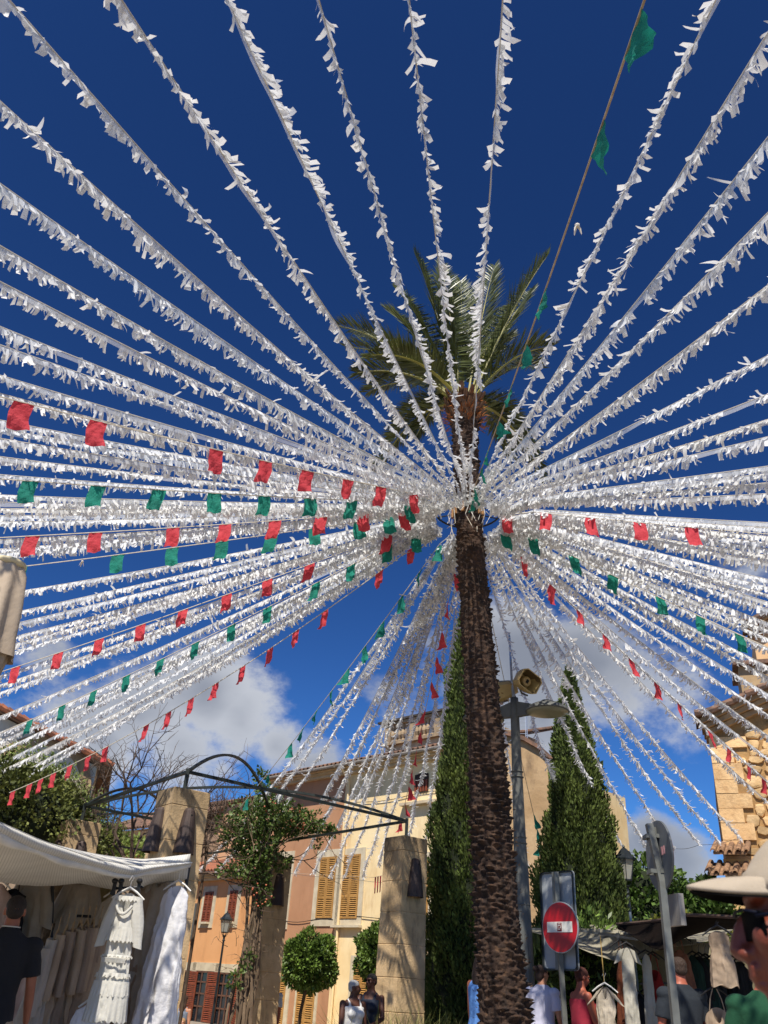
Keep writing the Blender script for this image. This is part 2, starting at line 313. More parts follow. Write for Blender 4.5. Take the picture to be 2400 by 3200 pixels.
# roof terrace: wall, moulded balustrade
F1b = Fac((1045, 2900), 31, AZF); F1b.o = F1.o - F1.n * 1.05
ts0, tzt = F1b.sz(1208, 2276); tzb = F1b.sz(1290, 2318)[1]; tzt = F1b.sz(1290, 2248)[1]; ts1 = sR; Hb = tzt - tzb
b = MB(F1.M); b.box(((ts0 + ts1) / 2, 2.2, (ze + tzb) / 2), (ts1 - ts0, 2.3, tzb - ze)); b.build('terrace_wall', mat('old_parapet', 'cbb08a', 'ad9270', scale=3, stain=('6e5c47', .7)), cream)
BAL = mat('balustrade_stone', 'ab9474', '8e7960', scale=3, rough=.9, stain=('57493a', .8))
b = MB(F1.M); b.box(((ts0 + ts1) / 2, 1.05, tzb + .04), (ts1 - ts0 + .2, .32, .1)); b.box(((ts0 + ts1) / 2, 1.05, tzt - .05), (ts1 - ts0 + .2, .32, .1))
ns = 4
for i in range(ns + 1): b.box((ts0 + .2 + (ts1 - ts0 - .4) * i / ns, 1.05, (tzb + tzt) / 2), (.3, .26, Hb - .19))
bal = b.build('balustrade', BAL, cream)
for i in range(ns):
    for k in range(6):
        x = ts0 + .2 + (ts1 - ts0 - .4) * (i + (k + 1.0) / 7) / ns; hb = Hb - .19
        b = MB(F1.M); b.lathe([(.09, 0), (.09, .08 * hb), (.055, .14 * hb), (.12, .36 * hb), (.11, .48 * hb), (.055, .72 * hb), (.08, .86 * hb), (.09, .9 * hb), (.09, hb)], (x, 1.05, tzb + .093), 8); b.build('baluster', BAL, bal)
b = MB(F1.M); b.box(((ts0 + ts1) / 2, 1.05, tzt + .04), (ts1 - ts0 + .5, .5, .07)); b.build('coping', mat('coping_dark', '4a4138', '2f2a25', scale=4), cream)
# gutters, cables and a rain pipe on the long facade
GUT = mat('gutter_metal', '8d857a', '746c62', scale=4, rough=.5)
for (r_, a0, a1) in ((cream, .05, sR + .2), (pink, sL - .1, -.06)):
    MB(F1.M).tube([F for F in [(a0, -.60, ze - .06), (a1, -.60, ze - .06)]], .06, 8).build('gutter', GUT, r_)
MB(F1.M).tube([(.25, -.56, ze - .08), (.25, -.12, ze - .5), (.25, -.08, ze - .8), (.25, -.08, .3)], .045, 8).build('rain_pipe', CREAM, cream)
for k, (zc_, a0, a1, rr_) in enumerate(((3.35, sL, -.05, pink), (3.42, .4, sR - .3, cream), (7.1, .4, sR - .3, cream))):
    MB(F1.M).tube([(a0 + (a1 - a0) * q, -.045, zc_ + .05 * math.sin(q * 9 + k)) for q in np.linspace(0, 1, 14)], .012, 5).build('cable', mat('cable_black', '2a2724', rough=.7), rr_)
# street name plate
PL = mat('enamel_white', 'e9e6de', 'dcd8ce', rough=.35); BLU = mat('sign_blue', '1c2f6a', rough=.4)
sp0, spz1 = F1.sz(1290 + 225 / 6.636, 2880 + 335 / 6.636); sp1, spz0 = F1.sz(1290 + 530 / 6.636, 2880 + 600 / 6.636); sp0 -= .15
sg = MB(F1.M).box(((sp0 + sp1) / 2, -.02, (spz0 + spz1) / 2), (sp1 - sp0, .035, spz1 - spz0)).build('street_name_sign', PL, label='white enamel street name plate with blue lettering on the cream house', cat='sign')
def text(s, P, M, size, m, parent, name='lettering', align='LEFT', ext=.002):
    """flat lettering: M is a 4x4 with x right, y up, z outwards"""
    c = bpy.data.curves.new(name, 'FONT'); c.body = s; c.size = size; c.align_x = align; c.extrude = ext
    o = bpy.data.objects.new(name, c); COL.objects.link(o); bpy.context.view_layer.update()
    me = bpy.data.meshes.new_from_object(o.evaluated_get(bpy.context.evaluated_depsgraph_get())); bpy.data.objects.remove(o)
    V = np.array([v.co[:] for v in me.vertices]); Fc = [tuple(p.vertices) for p in me.polygons]; bpy.data.meshes.remove(me)
    V = V @ np.array(M)[:3, :3].T + np.array(P); return mesh_obj(name, V, Fc, m, parent)
MT = np.eye(4); MT[:3, 0] = F1.u; MT[:3, 1] = (0, 0, 1); MT[:3, 2] = F1.n
hgt = spz1 - spz0
text('CARRER', F1.P(sp0 + .05, spz0 + hgt * .58, .04), MT, hgt * .34, BLU, sg); text('MAJOR', F1.P(sp0 + .33 * (sp1 - sp0), spz0 + hgt * .14, .04), MT, hgt * .38, BLU, sg)
cx = sp1 - .13; MB(F1.M).loft([[(cx - .055, y, spz1 - .08), (cx + .055, y, spz1 - .08), (cx + .055, y, spz1 - .22), (cx, y, spz1 - .33), (cx - .055, y, spz1 - .22)] for y in (-.045, -.038)]).build('crest', BLU, sg)
MB(F1.M).box((cx, -.048, spz1 - .16), (.06, .004, .09)).build('crest_field', PL, sg)
# meter box on the wall
s0, z1 = F1.sz(1290 + 430 / 6.636, 2880 + 1195 / 6.636); s1, z0 = F1.sz(1290 + 660 / 6.636, 2880 + 1610 / 6.636)
mbx = MB(F1.M).box(((s0 + s1) / 2, -.04, (z0 + z1) / 2), (s1 - s0, .08, z1 - z0)).build('meter_box', mat('meter_box', 'c9bda2', 'bdb196', rough=.6), label='pale utility meter box on the cream wall beside a dark post', cat='meter box')
MB(F1.M).box(((s0 + s1) / 2, -.09, (z0 + z1) / 2), (s1 - s0 - .08, .02, z1 - z0 - .08)).build('door', mat('meter_door', 'd2c6ac', rough=.5), mbx)
# ---- orange house
F2 = Fac((690, 2900), 36, AZF + .05)
zo = F2.sz(690, 2727)[1]; oL = F2.sz(330, 2900)[0]; oR = F2.sz(815, 2900)[0]
orange = thing('house', 'low orange house with brown shutters left of the climber pillar', 'house', F2.P(0, 0), 'houses round the square')
walls(F2, orange, oL, oR, zo - .02, 7, ORANGE); tile_roof(F2, orange, oL, oR, zo, .5, 3.4, .3, TILE, mc=CORN)
K5 = (500, 2600, 3.6875)
pxw(F2, orange, K5, 512, 605, 690, 1040, SHUT_B, surround=.2, sill=True); pxw(F2, orange, K5, 800, 888, 675, 1035, SHUT_B, surround=.2, sill=True)
pxw(F2, orange, K5, 60, 150, 700, 1045, SHUT_B, surround=.2, sill=True)
def doorway(x0, x1, yt, leaf, name='door'):
    s0 = F2.sz(500 + x0 / 3.6875, 2600 + 1800 / 3.6875)[0]; s1 = F2.sz(500 + x1 / 3.6875, 2600 + 1800 / 3.6875)[0]; z1 = F2.sz(500 + (x0 + x1) / 7.375, 2600 + yt / 3.6875)[1]
    w = MB(F2.M); w.box((s0 - .1, -.02, z1 / 2), (.2, .04, z1)); w.box((s1 + .1, -.02, z1 / 2), (.2, .04, z1)); w.box(((s0 + s1) / 2, -.02, z1 + .14), (s1 - s0 + .6, .05, .28))
    d = w.build(name, STONE, orange); MB(F2.M).box(((s0 + s1) / 2, -.006, z1 / 2), (s1 - s0, .012, z1)).build('opening', GLASS, d)
    fr = MB(F2.M); 
    for q in (0, .33, .66, 1): fr.box((s0 + .03 + (s1 - s0 - .06) * q, -.03, z1 / 2), (.05, .03, z1))
    for q in (.3, .55, .78, .98): fr.box(((s0 + s1) / 2, -.031, z1 * q), (s1 - s0 - .1, .028, .05))
    fr.build('glazing_bar', mat('door_frame_brown', '6b4a38', '553a2c', scale=6), d)
    for (a, w_) in leaf:
        l_ = MB(F2.M); shutter_leaf(l_, s0 + a, s0 + a + w_, .02, z1 - .02, y=-.09, panels=(.25, .5, .75)); l_.build('shutter', SHUT_B, d)
doorway(400, 610, 1600, [(.95, .8)]); doorway(670, 850, 1620, [(1.05, .55)]); doorway(120, 340, 1590, [(1.3, .7)])
# ---- peach house standing further back
F3 = Fac((720, 2900), 44, AZF + .03); zp = F3.sz(720, 2512)[1]; pl = F3.sz(622, 2600)[0]; pr = F3.sz(900, 2600)[0]
peach = thing('house', 'tall peach gable wall rising behind the orange roof', 'house', F3.P(0, 0), 'houses round the square')
walls(F3, peach, pl, pr, zp, 8, PEACH); tile_roof(F3, peach, pl - .2, pr, zp + .02, .25, 4, .25, TILED)
MB(F3.M).box((pl + .2, -.02, zp / 2), (.36, .04, zp - .1)).build('corner_strip', CREAM, peach)
# ---- small old house far left behind the pergola
F4 = Fac((420, 2900), 46, AZF - .1); z4 = F4.sz(430, 2598)[1]
h4 = thing('house', 'small grey rendered house with a brown roof seen between two pergola pillars', 'house', F4.P(0, 0), 'houses round the square')
l4 = F4.sz(335, 2650)[0]; r4 = F4.sz(560, 2650)[0]
walls(F4, h4, l4, r4, z4, 8, mat('grey_render', 'a99a86', '94866f', scale=1.5, stain=('6f6353', .6))); tile_roof(F4, h4, l4 - .4, r4, z4, .7, 4, .45, TILED, mc=CORN)
pxw(F4, h4, K1, 875, 945, 450, 590, SHUT_B, surround=.12); pxw(F4, h4, K1, 780, 840, 470, 600, SHUT_B, surround=.12)
# ---- old rough side wall right of the palm
F5 = Fac((1650, 2900), 27, math.radians(104))
old = thing('house', 'tall windowless house side with rough weathered render right of the palm trunk', 'house', F5.P(0, 0), 'houses round the square')
K8 = (1150, 2200, 2.765)
ROUGH = mat('rough_render', 'b99c76', 'a3855f', scale=1.3, rough=.95, bump=.9, bscale=6, stain=('6e5a45', .75), stsc=(1.2, 1.2, .5))
pts = [F5.sz(K8[0] + x / K8[2], K8[1] + y / K8[2]) for x, y in ((1190, 275), (1350, 325), (1480, 400), (1660, 560))]
sa = pts[0][0] - 1.3; poly = [(sa, 0), (sa, pts[0][1] - .1)] + pts + [(pts[-1][0] + 1.2, pts[-1][1] - .9), (pts[-1][0] + 1.2, 0)]
MB(F5.M).loft([[(s, 0, z) for s, z in poly], [(s, 8, z) for s, z in poly]]).build('wall', ROUGH, old)
b = MB(F5.M)
for (p0, p1) in zip(poly[1:-2], poly[2:-1]):
    b.hexa([(p0[0], -.15, p0[1]), (p0[0], -.15, p0[1] + .14), (p0[0], 8.1, p0[1]), (p0[0], 8.1, p0[1] + .14), (p1[0], -.15, p1[1]), (p1[0], -.15, p1[1] + .14), (p1[0], 8.1, p1[1]), (p1[0], 8.1, p1[1] + .14)])
b.build('roof_edge', TILED, old)
# tv aerial
ax, az_ = F5.sz(1150 + 1372 / 2.765, 2200 + 330 / 2.765); b = MB(F5.M); b.tube([(ax, .4, az_ - .1), (ax, .4, az_ + 1.6)], .02, 6)
for k in range(9): b.tube([(ax - .75, .4, az_ + .25 + k * .14), (ax, .4, az_ + .25 + k * .14)], .008, 4)
for q in (-.75, -.05): b.tube([(ax + q, .4, az_ + .2), (ax + q, .4, az_ + 1.45)], .012, 4)
b.build('tv_aerial', mat('aerial_metal', 'b8bcc0', metal=.6, rough=.4), label='thin grid television aerial on the roof edge behind the lamp post', cat='aerial')
# ---- stone church at the right: ashlar corner, rubble wall, raking cornice
F6 = Fac((2262, 2650), 22, math.radians(112)); K7 = (2000, 1750, 2.6)
stone = thing('stone_building', 'rubble stone building with dressed corner blocks and raking tiled cornice at the right edge', 'building', F6.P(1, 0), 'houses round the square')
MORT = mat('lime_mortar', 'b08a57', '97754a', scale=4, rough=.95, bump=.6, bscale=18)
TOPC = [F6.sz(K7[0] + x / K7[2], K7[1] + y / K7[2]) for x, y in ((500, 1330), (1041, 1085))]
rk = (TOPC[1][1] - TOPC[0][1]) / (TOPC[1][0] - TOPC[0][0]); zt = lambda s_: TOPC[0][1] + rk * (min(s_, 6.0) - TOPC[0][0])
ORN = mat('stone_cornice', 'b8966a', '977650', scale=3, stain=('5c4a38', .7))
def rake_wall(f, root, s0, s1, zf, depth, m, y0=0.):
    P = [(s0, 0), (s0, zf(s0)), (s1, zf(s1)), (s1, 0)]; return MB(f.M).loft([[(s, y0, z) for s, z in P], [(s, depth, z) for s, z in P]]).build('wall', m, root)
def rake_cornice(f, root, s0, s1, zf, rdepth, name='cornice', cd_=.7):
    b = MB(f.M); depth = cd_
    for (o, h0, h1) in ((.16, -.40, -.27), (.28, -.27, -.15), (.40, -.15, -.02)):
        b.hexa([(s0 - o * .3, -o, zf(s0) + h0), (s0 - o * .3, -o, zf(s0) + h1), (s0 - o * .3, depth, zf(s0) + h0), (s0 - o * .3, depth, zf(s0) + h1), (s1, -o, zf(s1) + h0), (s1, -o, zf(s1) + h1), (s1, depth, zf(s1) + h0), (s1, depth, zf(s1) + h1)])
    b.build(name, ORN, root); b = MB(f.M); L_ = s1 - s0 + .25; n = int(L_ / .3)
    b.hexa([(s0 - .25, -.5, zf(s0) - .0), (s0 - .25, -.5, zf(s0) + .07), (s0 - .25, depth, zf(s0) - .0), (s0 - .25, depth, zf(s0) + .07), (s1, -.5, zf(s1)), (s1, -.5, zf(s1) + .07), (s1, depth, zf(s1)), (s1, depth, zf(s1) + .07)])
    b.hexa([(s0 + .08, depth + .01, zf(s0)), (s0 + .08, depth + .01, zf(s0) + .06), (s0 + .08, rdepth, zf(s0)), (s0 + .08, rdepth, zf(s0) + .06), (s1, depth + .01, zf(s1)), (s1, depth + .01, zf(s1) + .06), (s1, rdepth, zf(s1)), (s1, rdepth, zf(s1) + .06)])
    for i in range(n):
        a = s0 - .25 + L_ * i / n; c = s0 - .25 + L_ * (i + 1.1) / n
        for yy in (-.46, -.2, .1): b.tube([(a, yy, zf(max(a, s0)) + .09), (c, yy, zf(max(c, s0)) + .06)], [.10, .08], 7)
    b.build('roof', TILED, root)
rake_wall(F6, stone, .06, 6, lambda s_: zt(s_) - .3, 9, MORT, y0=.06); rake_cornice(F6, stone, .0, 6, zt, 9, cd_=.7)
ASH = mat('ashlar', 'e6bf8a', 'd3a873', scale=2.6, rough=.9, bump=.9, bscale=14, stain=('a97f55', .7), stsc=(2, 2, 2), island=.12)
b = MB(F6.M); z = 0; i = 0; qw = []
while z < zt(0) - .42:
    h = min(.30 + .10 * hsh(i, 1), zt(0) - .40 - z); w = .42 + .2 * hsh(i, 2) if i % 2 else .68 + .2 * hsh(i, 5)
    b.box((w / 2, .19, z + h / 2), (w - .012, .42 if i % 2 else .4, h - .012)); qw.append((z, z + h, w)); z += h; i += 1
b.build('corner_block', ASH, stone)
RUB = mat('rubble', 'dcb886', 'b8935f', scale=3, rough=.92, bump=1., bscale=12, island=.35)
b = MB(F6.M); z = .1
while z < zt(4.2) - .3:
    h = rng.uniform(.15, .32); s = max([w for a, c, w in qw if a < z + h and c > z] + [.02]) + .01 if z < zt(0) - .4 else .1 + (z - zt(0)) / rk
    while s < 3.6:
        w = rng.uniform(.18, .50); cz = z + rng.uniform(-.03, .03); R = Matrix.Rotation(rng.uniform(-.2, .2), 4, 'Y')
        if cz + h > zt(s) - .36: s += w; continue
        nn_ = 8; hw, hh = w * .49, h * .52
        rg_ = [(abs(math.cos(a)) ** .7 * math.copysign(1, math.cos(a)) * hw * rng.uniform(.88, 1.08), abs(math.sin(a)) ** .7 * math.copysign(1, math.sin(a)) * hh * rng.uniform(.78, 1.12)) for a in [2 * math.pi * k / nn_ + rng.uniform(-.2, .2) for k in range(nn_)]]
        rings = [[(x * q, 0.08 + y, zz * q) for x, zz in rg_] for q, y in ((1.02, 0), (1.0, -.035), (.90, -.07 - rng.uniform(0, .02)), (.62, -.088))]
        rings = [np.array(r) @ np.array(R)[:3, :3].T + np.array((s + w / 2, 0, cz)) for r in rings]; b.loft(rings); s += w + .015
    z += h + .012
b.build('rubble', RUB, stone)
# upper storey set back, and a low tower block
F7 = Fac((2345, 2600), 27, math.radians(112))
up = thing('stone_building', 'pale upper church block rising behind the rubble wall at the right edge', 'building', F7.P(0, 0), 'houses round the square')
T7 = [F7.sz(K7[0] + x / K7[2], K7[1] + y / K7[2]) for x, y in ((905, 560), (1041, 480))]; rk7 = (T7[1][1] - T7[0][1]) / (T7[1][0] - T7[0][0]); su = T7[0][0]; zt7 = lambda s_: T7[0][1] + rk7 * (min(s_, 5.0) - su)
rake_wall(F7, up, su, 5, lambda s_: zt7(s_) - .3, 7, mat('upper_plaster', 'dbb282', 'cca473', scale=1, stain=('a5835c', .6))); rake_cornice(F7, up, su, 5, zt7, 7, cd_=.7)
s0, z1 = F7.sz(2306, 2125)
tb = MB(F7.M).box(((s0 + su) / 2 + .3, -.4, z1 / 2), (su - s0 + .6, 1.6, z1)).build('chimney_stack', mat('stack_stone', 'b89a70', '9a7f5a', scale=2, stain=('4f4030', .8)), up)
MB(F7.M).box(((s0 + su) / 2 + .3, -.4, z1 + .07), (su - s0 + .9, 2.0, .12)).build('cap_slab', TILED, tb)
# small tiled porches left of the stone corner
for k, (px, py, w, lab) in enumerate([((1600 + 1335 / 2.074), 2400 + 555 / 2.074, .55, 'upper of two small tiled porch roofs against the stone corner'), (1600 + 1300 / 2.074, 2400 + 690 / 2.074, .6, 'lower of two small tiled porch roofs against the stone corner')]):
    Fp = Fac((px, py), 21.4 - k * .5, math.radians(118)); zz = Fp.sz(px, py)[1]
    po = thing('porch', lab, 'porch', Fp.P(0, 0), 'porches of the stone building')
    MB(Fp.M).box((w / 2 + .08, .6, (zz - .1) / 2), (w, 1.0, zz - .1)).build('wall', CREAM if k == 9 else mat('porch_plaster', 'd9b37c', 'c9a26c', scale=2), po); tile_roof(Fp, po, -.08, w + .08, zz, .22, .8, .35, mat('porch_tile', 'a5805f', '77583f', scale=7, rough=.9, stain=('4f3f32', .7)), pitch=.17)
# ---- white church building at the left
F8 = Fac((300, 2600), 27, math.radians(74))
K0 = (0, 2150, 2.37)
wl = thing('church', 'white rendered church gable with terracotta verge and stone arch at the left edge', 'church', F8.P(0, 0), 'houses round the square')
g0 = F8.sz(0, 2180 + 130 / 2.37); g1 = F8.sz(790 / 2.37, 2175 + 560 / 2.37); sl = (g1[1] - g0[1]) / (g1[0] - g0[0])
sl0 = g0[0] - 4; poly = [(sl0, 0), (sl0, g0[1] - 4 * sl), (g1[0] - .3, g1[1] + .3 * -sl), (g1[0] - .3, 0)]
WHT = mat('white_render', 'd4cdbf', 'c6bfae', scale=1.2, rough=.95, bump=.3, stain=('a39a88', .6))
MB(F8.M).loft([[(s, 0, z) for s, z in poly], [(s, 9, z) for s, z in poly]]).build('wall', WHT, wl)
a = (sl0, g0[1] - 4 * sl); b_ = (g1[0] + .15, g1[1] - .0)
bb = MB(F8.M); bb.hexa([(a[0], -.35, a[1]), (a[0], -.35, a[1] + .12), (a[0], 9, a[1]), (a[0], 9, a[1] + .12), (b_[0], -.35, b_[1]), (b_[0], -.35, b_[1] + .12), (b_[0], 9, b_[1]), (b_[0], 9, b_[1] + .12)]); bb.build('roof', TILED, wl)
bb = MB(F8.M); n = 34
for i in range(n):
    q = i / n; q2 = (i + 1.08) / n; p0 = (a[0] + (b_[0] - a[0]) * q, -.4, a[1] + (b_[1] - a[1]) * q + .14); p1 = (a[0] + (b_[0] - a[0]) * q2, -.4, a[1] + (b_[1] - a[1]) * q2 + .12)
    bb.tube([p0, p1], [.11, .085], 7)
bb.build('verge_tile', TILE, wl)
c0 = F8.sz(290 / 2.37, 2150 + 640 / 2.37); ar = MB(F8.M); R1, R2 = 1.55, 1.25; ring = []
for k in range(15):
    t = math.pi * k / 14; ring.append([(c0[0] + R1 * math.cos(t), -.08, c0[1] - .4 + R1 * math.sin(t)), (c0[0] + R1 * math.cos(t), .0, c0[1] - .4 + R1 * math.sin(t)), (c0[0] + R2 * math.cos(t), .0, c0[1] - .4 + R2 * math.sin(t)), (c0[0] + R2 * math.cos(t), -.08, c0[1] - .4 + R2 * math.sin(t))])
ar.loft(ring); ar.build('arch', mat('arch_stone', 'a68c68', '8d7556', scale=3, stain=('5f503d', .6)), wl)
# ================================================================ palm
BARK = mat('palm_bark', '432e20', '1e140d', scale=14, rough=.95, bump=.9, bscale=45, stretch=(1, 1, .35), lo=.3, hi=.7, stain=('76573c', .6), stsc=(6, 6, 9))
BARK2 = mat('bark', '5d4a38', '3c3025', scale=12, rough=.95, bump=.8, bscale=40, stretch=(1, 1, .3))
PB = at(1588, 3195, 10.0); PH = at(1462, 1577, 10.0); PC = at(1450, 1275, 10.05)
palm = thing('palm_tree', 'tall date palm in the centre with rough brown trunk that carries the garland hoop', 'palm tree', (PB[0], PB[1], 0))
def pc(z):     # centre line of the trunk
    t = z / PC[2]; a = np.array([PB[0] + .03, PB[1], 0]); b = np.array([PC[0], PC[1], PC[2]]); mid = np.array([at(1525, 2400, 10)[0], 9.95, at(1525, 2400, 10)[2]])
    zs = [0, mid[2], PH[2], PC[2]]; xs = [a[0] + .0, mid[0], PH[0] + .0, b[0]]; ys = [a[1], mid[1], PH[1], b[1]]
    return np.array([np.interp(z, zs, xs), np.interp(z, zs, ys), z])
def trunk():
    na, nz_ = 150, 900; z = np.linspace(0, PC[2] + .15, nz_); th = np.linspace(0, 2 * math.pi, na, endpoint=False); Z, T = np.meshgrid(z, th, indexing='ij')
    R = np.interp(Z, [0, .9, 1.6, 3.5, 5.5, 7.2, 7.6, 8.6, 9.2], [.31, .275, .25, .228, .195, .180, .18, .185, .24])
    cells = 9; hr = .092
    disp = np.zeros_like(Z)
    for lay in range(2):       # staggered stubs of old leaf bases, lip at their top edge
        u = T / (2 * math.pi) * cells; wob = .25 * np.sin(T * 3 + Z * 1.7 + lay) ; row = Z / hr + wob * .35 + lay * .5
        ri = np.floor(row); fz = row - ri; uu = u + .5 * (ri % 2) + lay * .5 + .42 * np.sin(ri * 91.7); ui = np.floor(uu) % cells; fu = uu - np.floor(uu)
        h = np.modf(np.abs(np.sin(ui * 12.9898 + ri * 78.233 + lay * 7.1) * 43758.5453))[0]; h2 = np.modf(np.abs(np.sin(ui * 39.3 + ri * 11.1 + lay * 3.7) * 24634.63))[0]
        w = np.clip(1 - np.abs(2 * fu - 1) ** 2.2, 0, 1); top = .45 + .45 * h
        saw = np.where(fz < top, (fz / top) ** 1.3, np.clip(1 - (fz - top) / .1, 0, 1) * 1.0)
        disp = np.maximum(disp, w * saw * (.020 + .074 * h2))
    disp *= .75 + .45 * np.sin(T * 2 + Z * 2.3 + 1.3 * np.sin(Z * 1.1)) * np.sin(Z * 3.7 + T) ; k = rng.normal(size=(7, 3)); 
    for a_, b_, c_ in k: disp += .0022 * np.sin(T * round(abs(a_) * 9 + 5) + Z * (b_ * 40) + c_ * 6)
    disp += .004 * np.sin(T * 29 + 6 * np.sin(Z * 23)) * np.sin(Z * 131 + T * 5); disp += rng.normal(size=disp.shape) * .0016
    grow = np.interp(Z, [0, 1.5, 4, 8], [1.35, 1.15, .95, .7]); R = R + (disp - .022) * grow
    C = np.array([pc(v) for v in z]); X = C[:, 0:1] + R * np.cos(T); Y = C[:, 1:2] + R * np.sin(T)
    V = np.stack([X, Y, Z], -1).reshape(-1, 3); i = np.arange(nz_ - 1)[:, None] * na; j = np.arange(na)[None, :]; j2 = (j + 1) % na
    Fc = np.stack([i + j, i + j2, i + j2 + na, i + j + na], -1).reshape(-1, 4)
    mesh_obj('trunk', V, Fc, BARK, palm)
trunk()
# ragged fibres sticking out of the trunk
P = []; D = []
for i in range(800):
    z = rng.uniform(0, PC[2]); a = rng.uniform(0, 2 * math.pi); r = np.interp(z, [0, 1, 4, 8], [.33, .30, .245, .19]); c = pc(z); P.append(c + np.array([r * math.cos(a), r * math.sin(a), 0])); D.append([math.cos(a) * .8, math.sin(a) * .8, rng.uniform(-.2, 1.3)])
V, Fc = leaves(np.array(P), np.array(D), .034, .2); mesh_obj('leaf_base_fibre', V, Fc, mat('palm_fibre', '5a412c', '2e2116', scale=20, rough=.95, island=.3), palm)['kind'] = 'stuff'
# crown boss: cut boots and orange fruit stalks
b = MB()
for i in range(50):
    z = PC[2] - .42 + .010 * i; a = i * 2.399; c = pc(min(z, PC[2])); c[2] = z; r = .15 + .06 * (i / 50); o = np.array([math.cos(a), math.sin(a), 0])
    b.tube([c + o * r * .8, c + o * (r + .05) + np.array([0, 0, .09]), c + o * (r + .12) + np.array([0, 0, .2])], [.055, .045, .03], 6, flat=(1, .55))
b.build('leaf_boot', mat('boot', '6b4a2c', '452c1a', scale=15, bump=.6, stretch=(1, 1, .3)), palm)
P = []; D = []
for i in range(380):
    a = rng.uniform(0, 2 * math.pi); c = pc(PC[2] - .2); rr = rng.uniform(.18, .28); el = rng.uniform(-.35, .45); P.append(c + np.array([math.cos(a) * rr, math.sin(a) * rr, rng.uniform(-.18, .3)])); D.append([math.cos(a), math.sin(a), el * 2])
V, Fc = leaves(np.array(P), np.array(D), .13, .04); mesh_obj('fruit_stalk', V, Fc, mat('orange_stalk', 'b8691f', '7d4314', scale=12, rough=.8, island=.3), palm)['kind'] = 'stuff'
FROND = mat('palm_leaf', '5f6531', '3d441d', scale=2, rough=.40, trans=.10, island=.3, spec=.5); RACH = mat('palm_rachis', '98913f', '7a7434', scale=5, rough=.5)
def frond(base, tip, bulge, n=150, ll=.50):
    base = np.array(base); tip = np.array(tip); dv = tip - base; Lg = np.linalg.norm(dv); ctrl = base + dv * .5 + np.array(bulge); q = lambda t: (1 - t) ** 2 * base + 2 * t * (1 - t) * ctrl + t * t * tip
    ts = np.linspace(0, 1, 18); b = MB(); b.tube([q(t) for t in ts], [.034 * (1 - t) ** .8 + .004 for t in ts], 5, flat=(1, .6)); r = b.build('frond', RACH, palm)
    V = []; 
    for i in range(n):
        t = .16 + .84 * (i / (n - 1)) ** .95; p = q(t); T = q(min(t + .02, 1)) - q(max(t - .02, 0)); T /= np.linalg.norm(T); S = np.cross(T, [0, 0, 1.]); S /= np.linalg.norm(S) + 1e-9; Un = np.cross(S, T)
        prof = (math.sin(math.pi * min(1, (t - .10) / .95)) ** .6) * (1 - .25 * t); l0 = ll * max(prof, .35)
        for sd_ in (-1, 1):
            fwd = .38 + .75 * t + rng.normal() * .07; d = S * sd_ * (1.0 - .25 * t) + T * fwd + Un * rng.normal(.34, .16); d /= np.linalg.norm(d); l1 = l0 * rng.uniform(.8, 1.12); side = np.cross(d, Un); side /= np.linalg.norm(side) + 1e-9
            side = side * .8 + Un * rng.normal() * .5; w = .0140; m_ = p + d * l1 * .4; e = p + d * l1 + np.array([0, 0, -.03 * l1 / .5])
            V += [p, m_ + side * w, e, m_ - side * w]
    V = np.array(V); mesh_obj('leaflet', V, np.arange(len(V)).reshape(-1, 4), FROND, r)['kind'] = 'stuff'
FR = [((1045, 1015), 10.9, .55), ((1118, 1165), 10.0, .5), ((1205, 965), 11.8, .45), ((1298, 795), 10.5, .35), ((1440, 880), 11.3, .1), ((1545, 830), 11.6, .3), ((1712, 798), 10.6, .35), ((1668, 905), 12.2, .4),
      ((1716, 1085), 10.3, .5), ((1240, 905), 11.2, .4), ((1080, 1085), 11.6, .55), ((1150, 1225), 11.2, .6), ((1590, 960), 11.8, .4), ((1380, 830), 11.0, .25), ((1690, 1150), 12.0, .6), ((1120, 1050), 12.6, .6), ((1600, 1050), 13.0, .6), ((1160, 1110), 8.9, .6), ((1400, 930), 10.2, .2),
      ((1170, 1480), 11.6, .9), ((1215, 1370), 12.6, .9), ((1300, 1365), 11.0, .7), ((1600, 1430), 11.6, .8), ((1640, 1370), 12.8, .9), ((1700, 1500), 11.8, .9)]
cb = pc(PC[2])
for (px, D_, bz) in FR:
    tip = at(px[0], px[1], D_); h = tip - cb; hh = np.array([h[0], h[1], 0]); hh /= np.linalg.norm(hh) + 1e-6
    frond(cb + hh * .1 + np.array([0, 0, .1]), tip, np.array([0, 0, bz]) + hh * -.05, ll=.66 if px[1] < 1250 else .5)
# ---- wooden wedges and steel hoop at the garland height
HR = .46; hoop = thing('hoop', 'dark steel hoop round the palm trunk that gathers all garlands', 'hoop', PH)
b = MB(); b.tube([PH + np.array([HR * math.cos(a), HR * math.sin(a), -.12]) for a in np.linspace(0, 2 * math.pi, 41)], .014, 6, cap=False); b.build('ring', mat('dark_steel', '2b2a29', '3a3632', scale=8, metal=.6, rough=.5), hoop)
b = MB()
for k in range(8):
    a = k * math.pi / 4 + .3; b.tube([PH + np.array([.17 * math.cos(a), .17 * math.sin(a), -.12]), PH + np.array([HR * math.cos(a), HR * math.sin(a), -.12])], .009, 5)
b.build('spoke', MATS['dark_steel'], hoop); b = MB()
for k in range(10):
    a = k * math.pi / 5 - 1.4; c = PH + np.array([.215 * math.cos(a), .215 * math.sin(a), -.14]); b.box(c, (.03, .05, .16), Matrix.Rotation(a, 4, 'Z'))
b.build('wedge', mat('wedge_wood', 'a97c4c', '8b6237', scale=20), hoop)
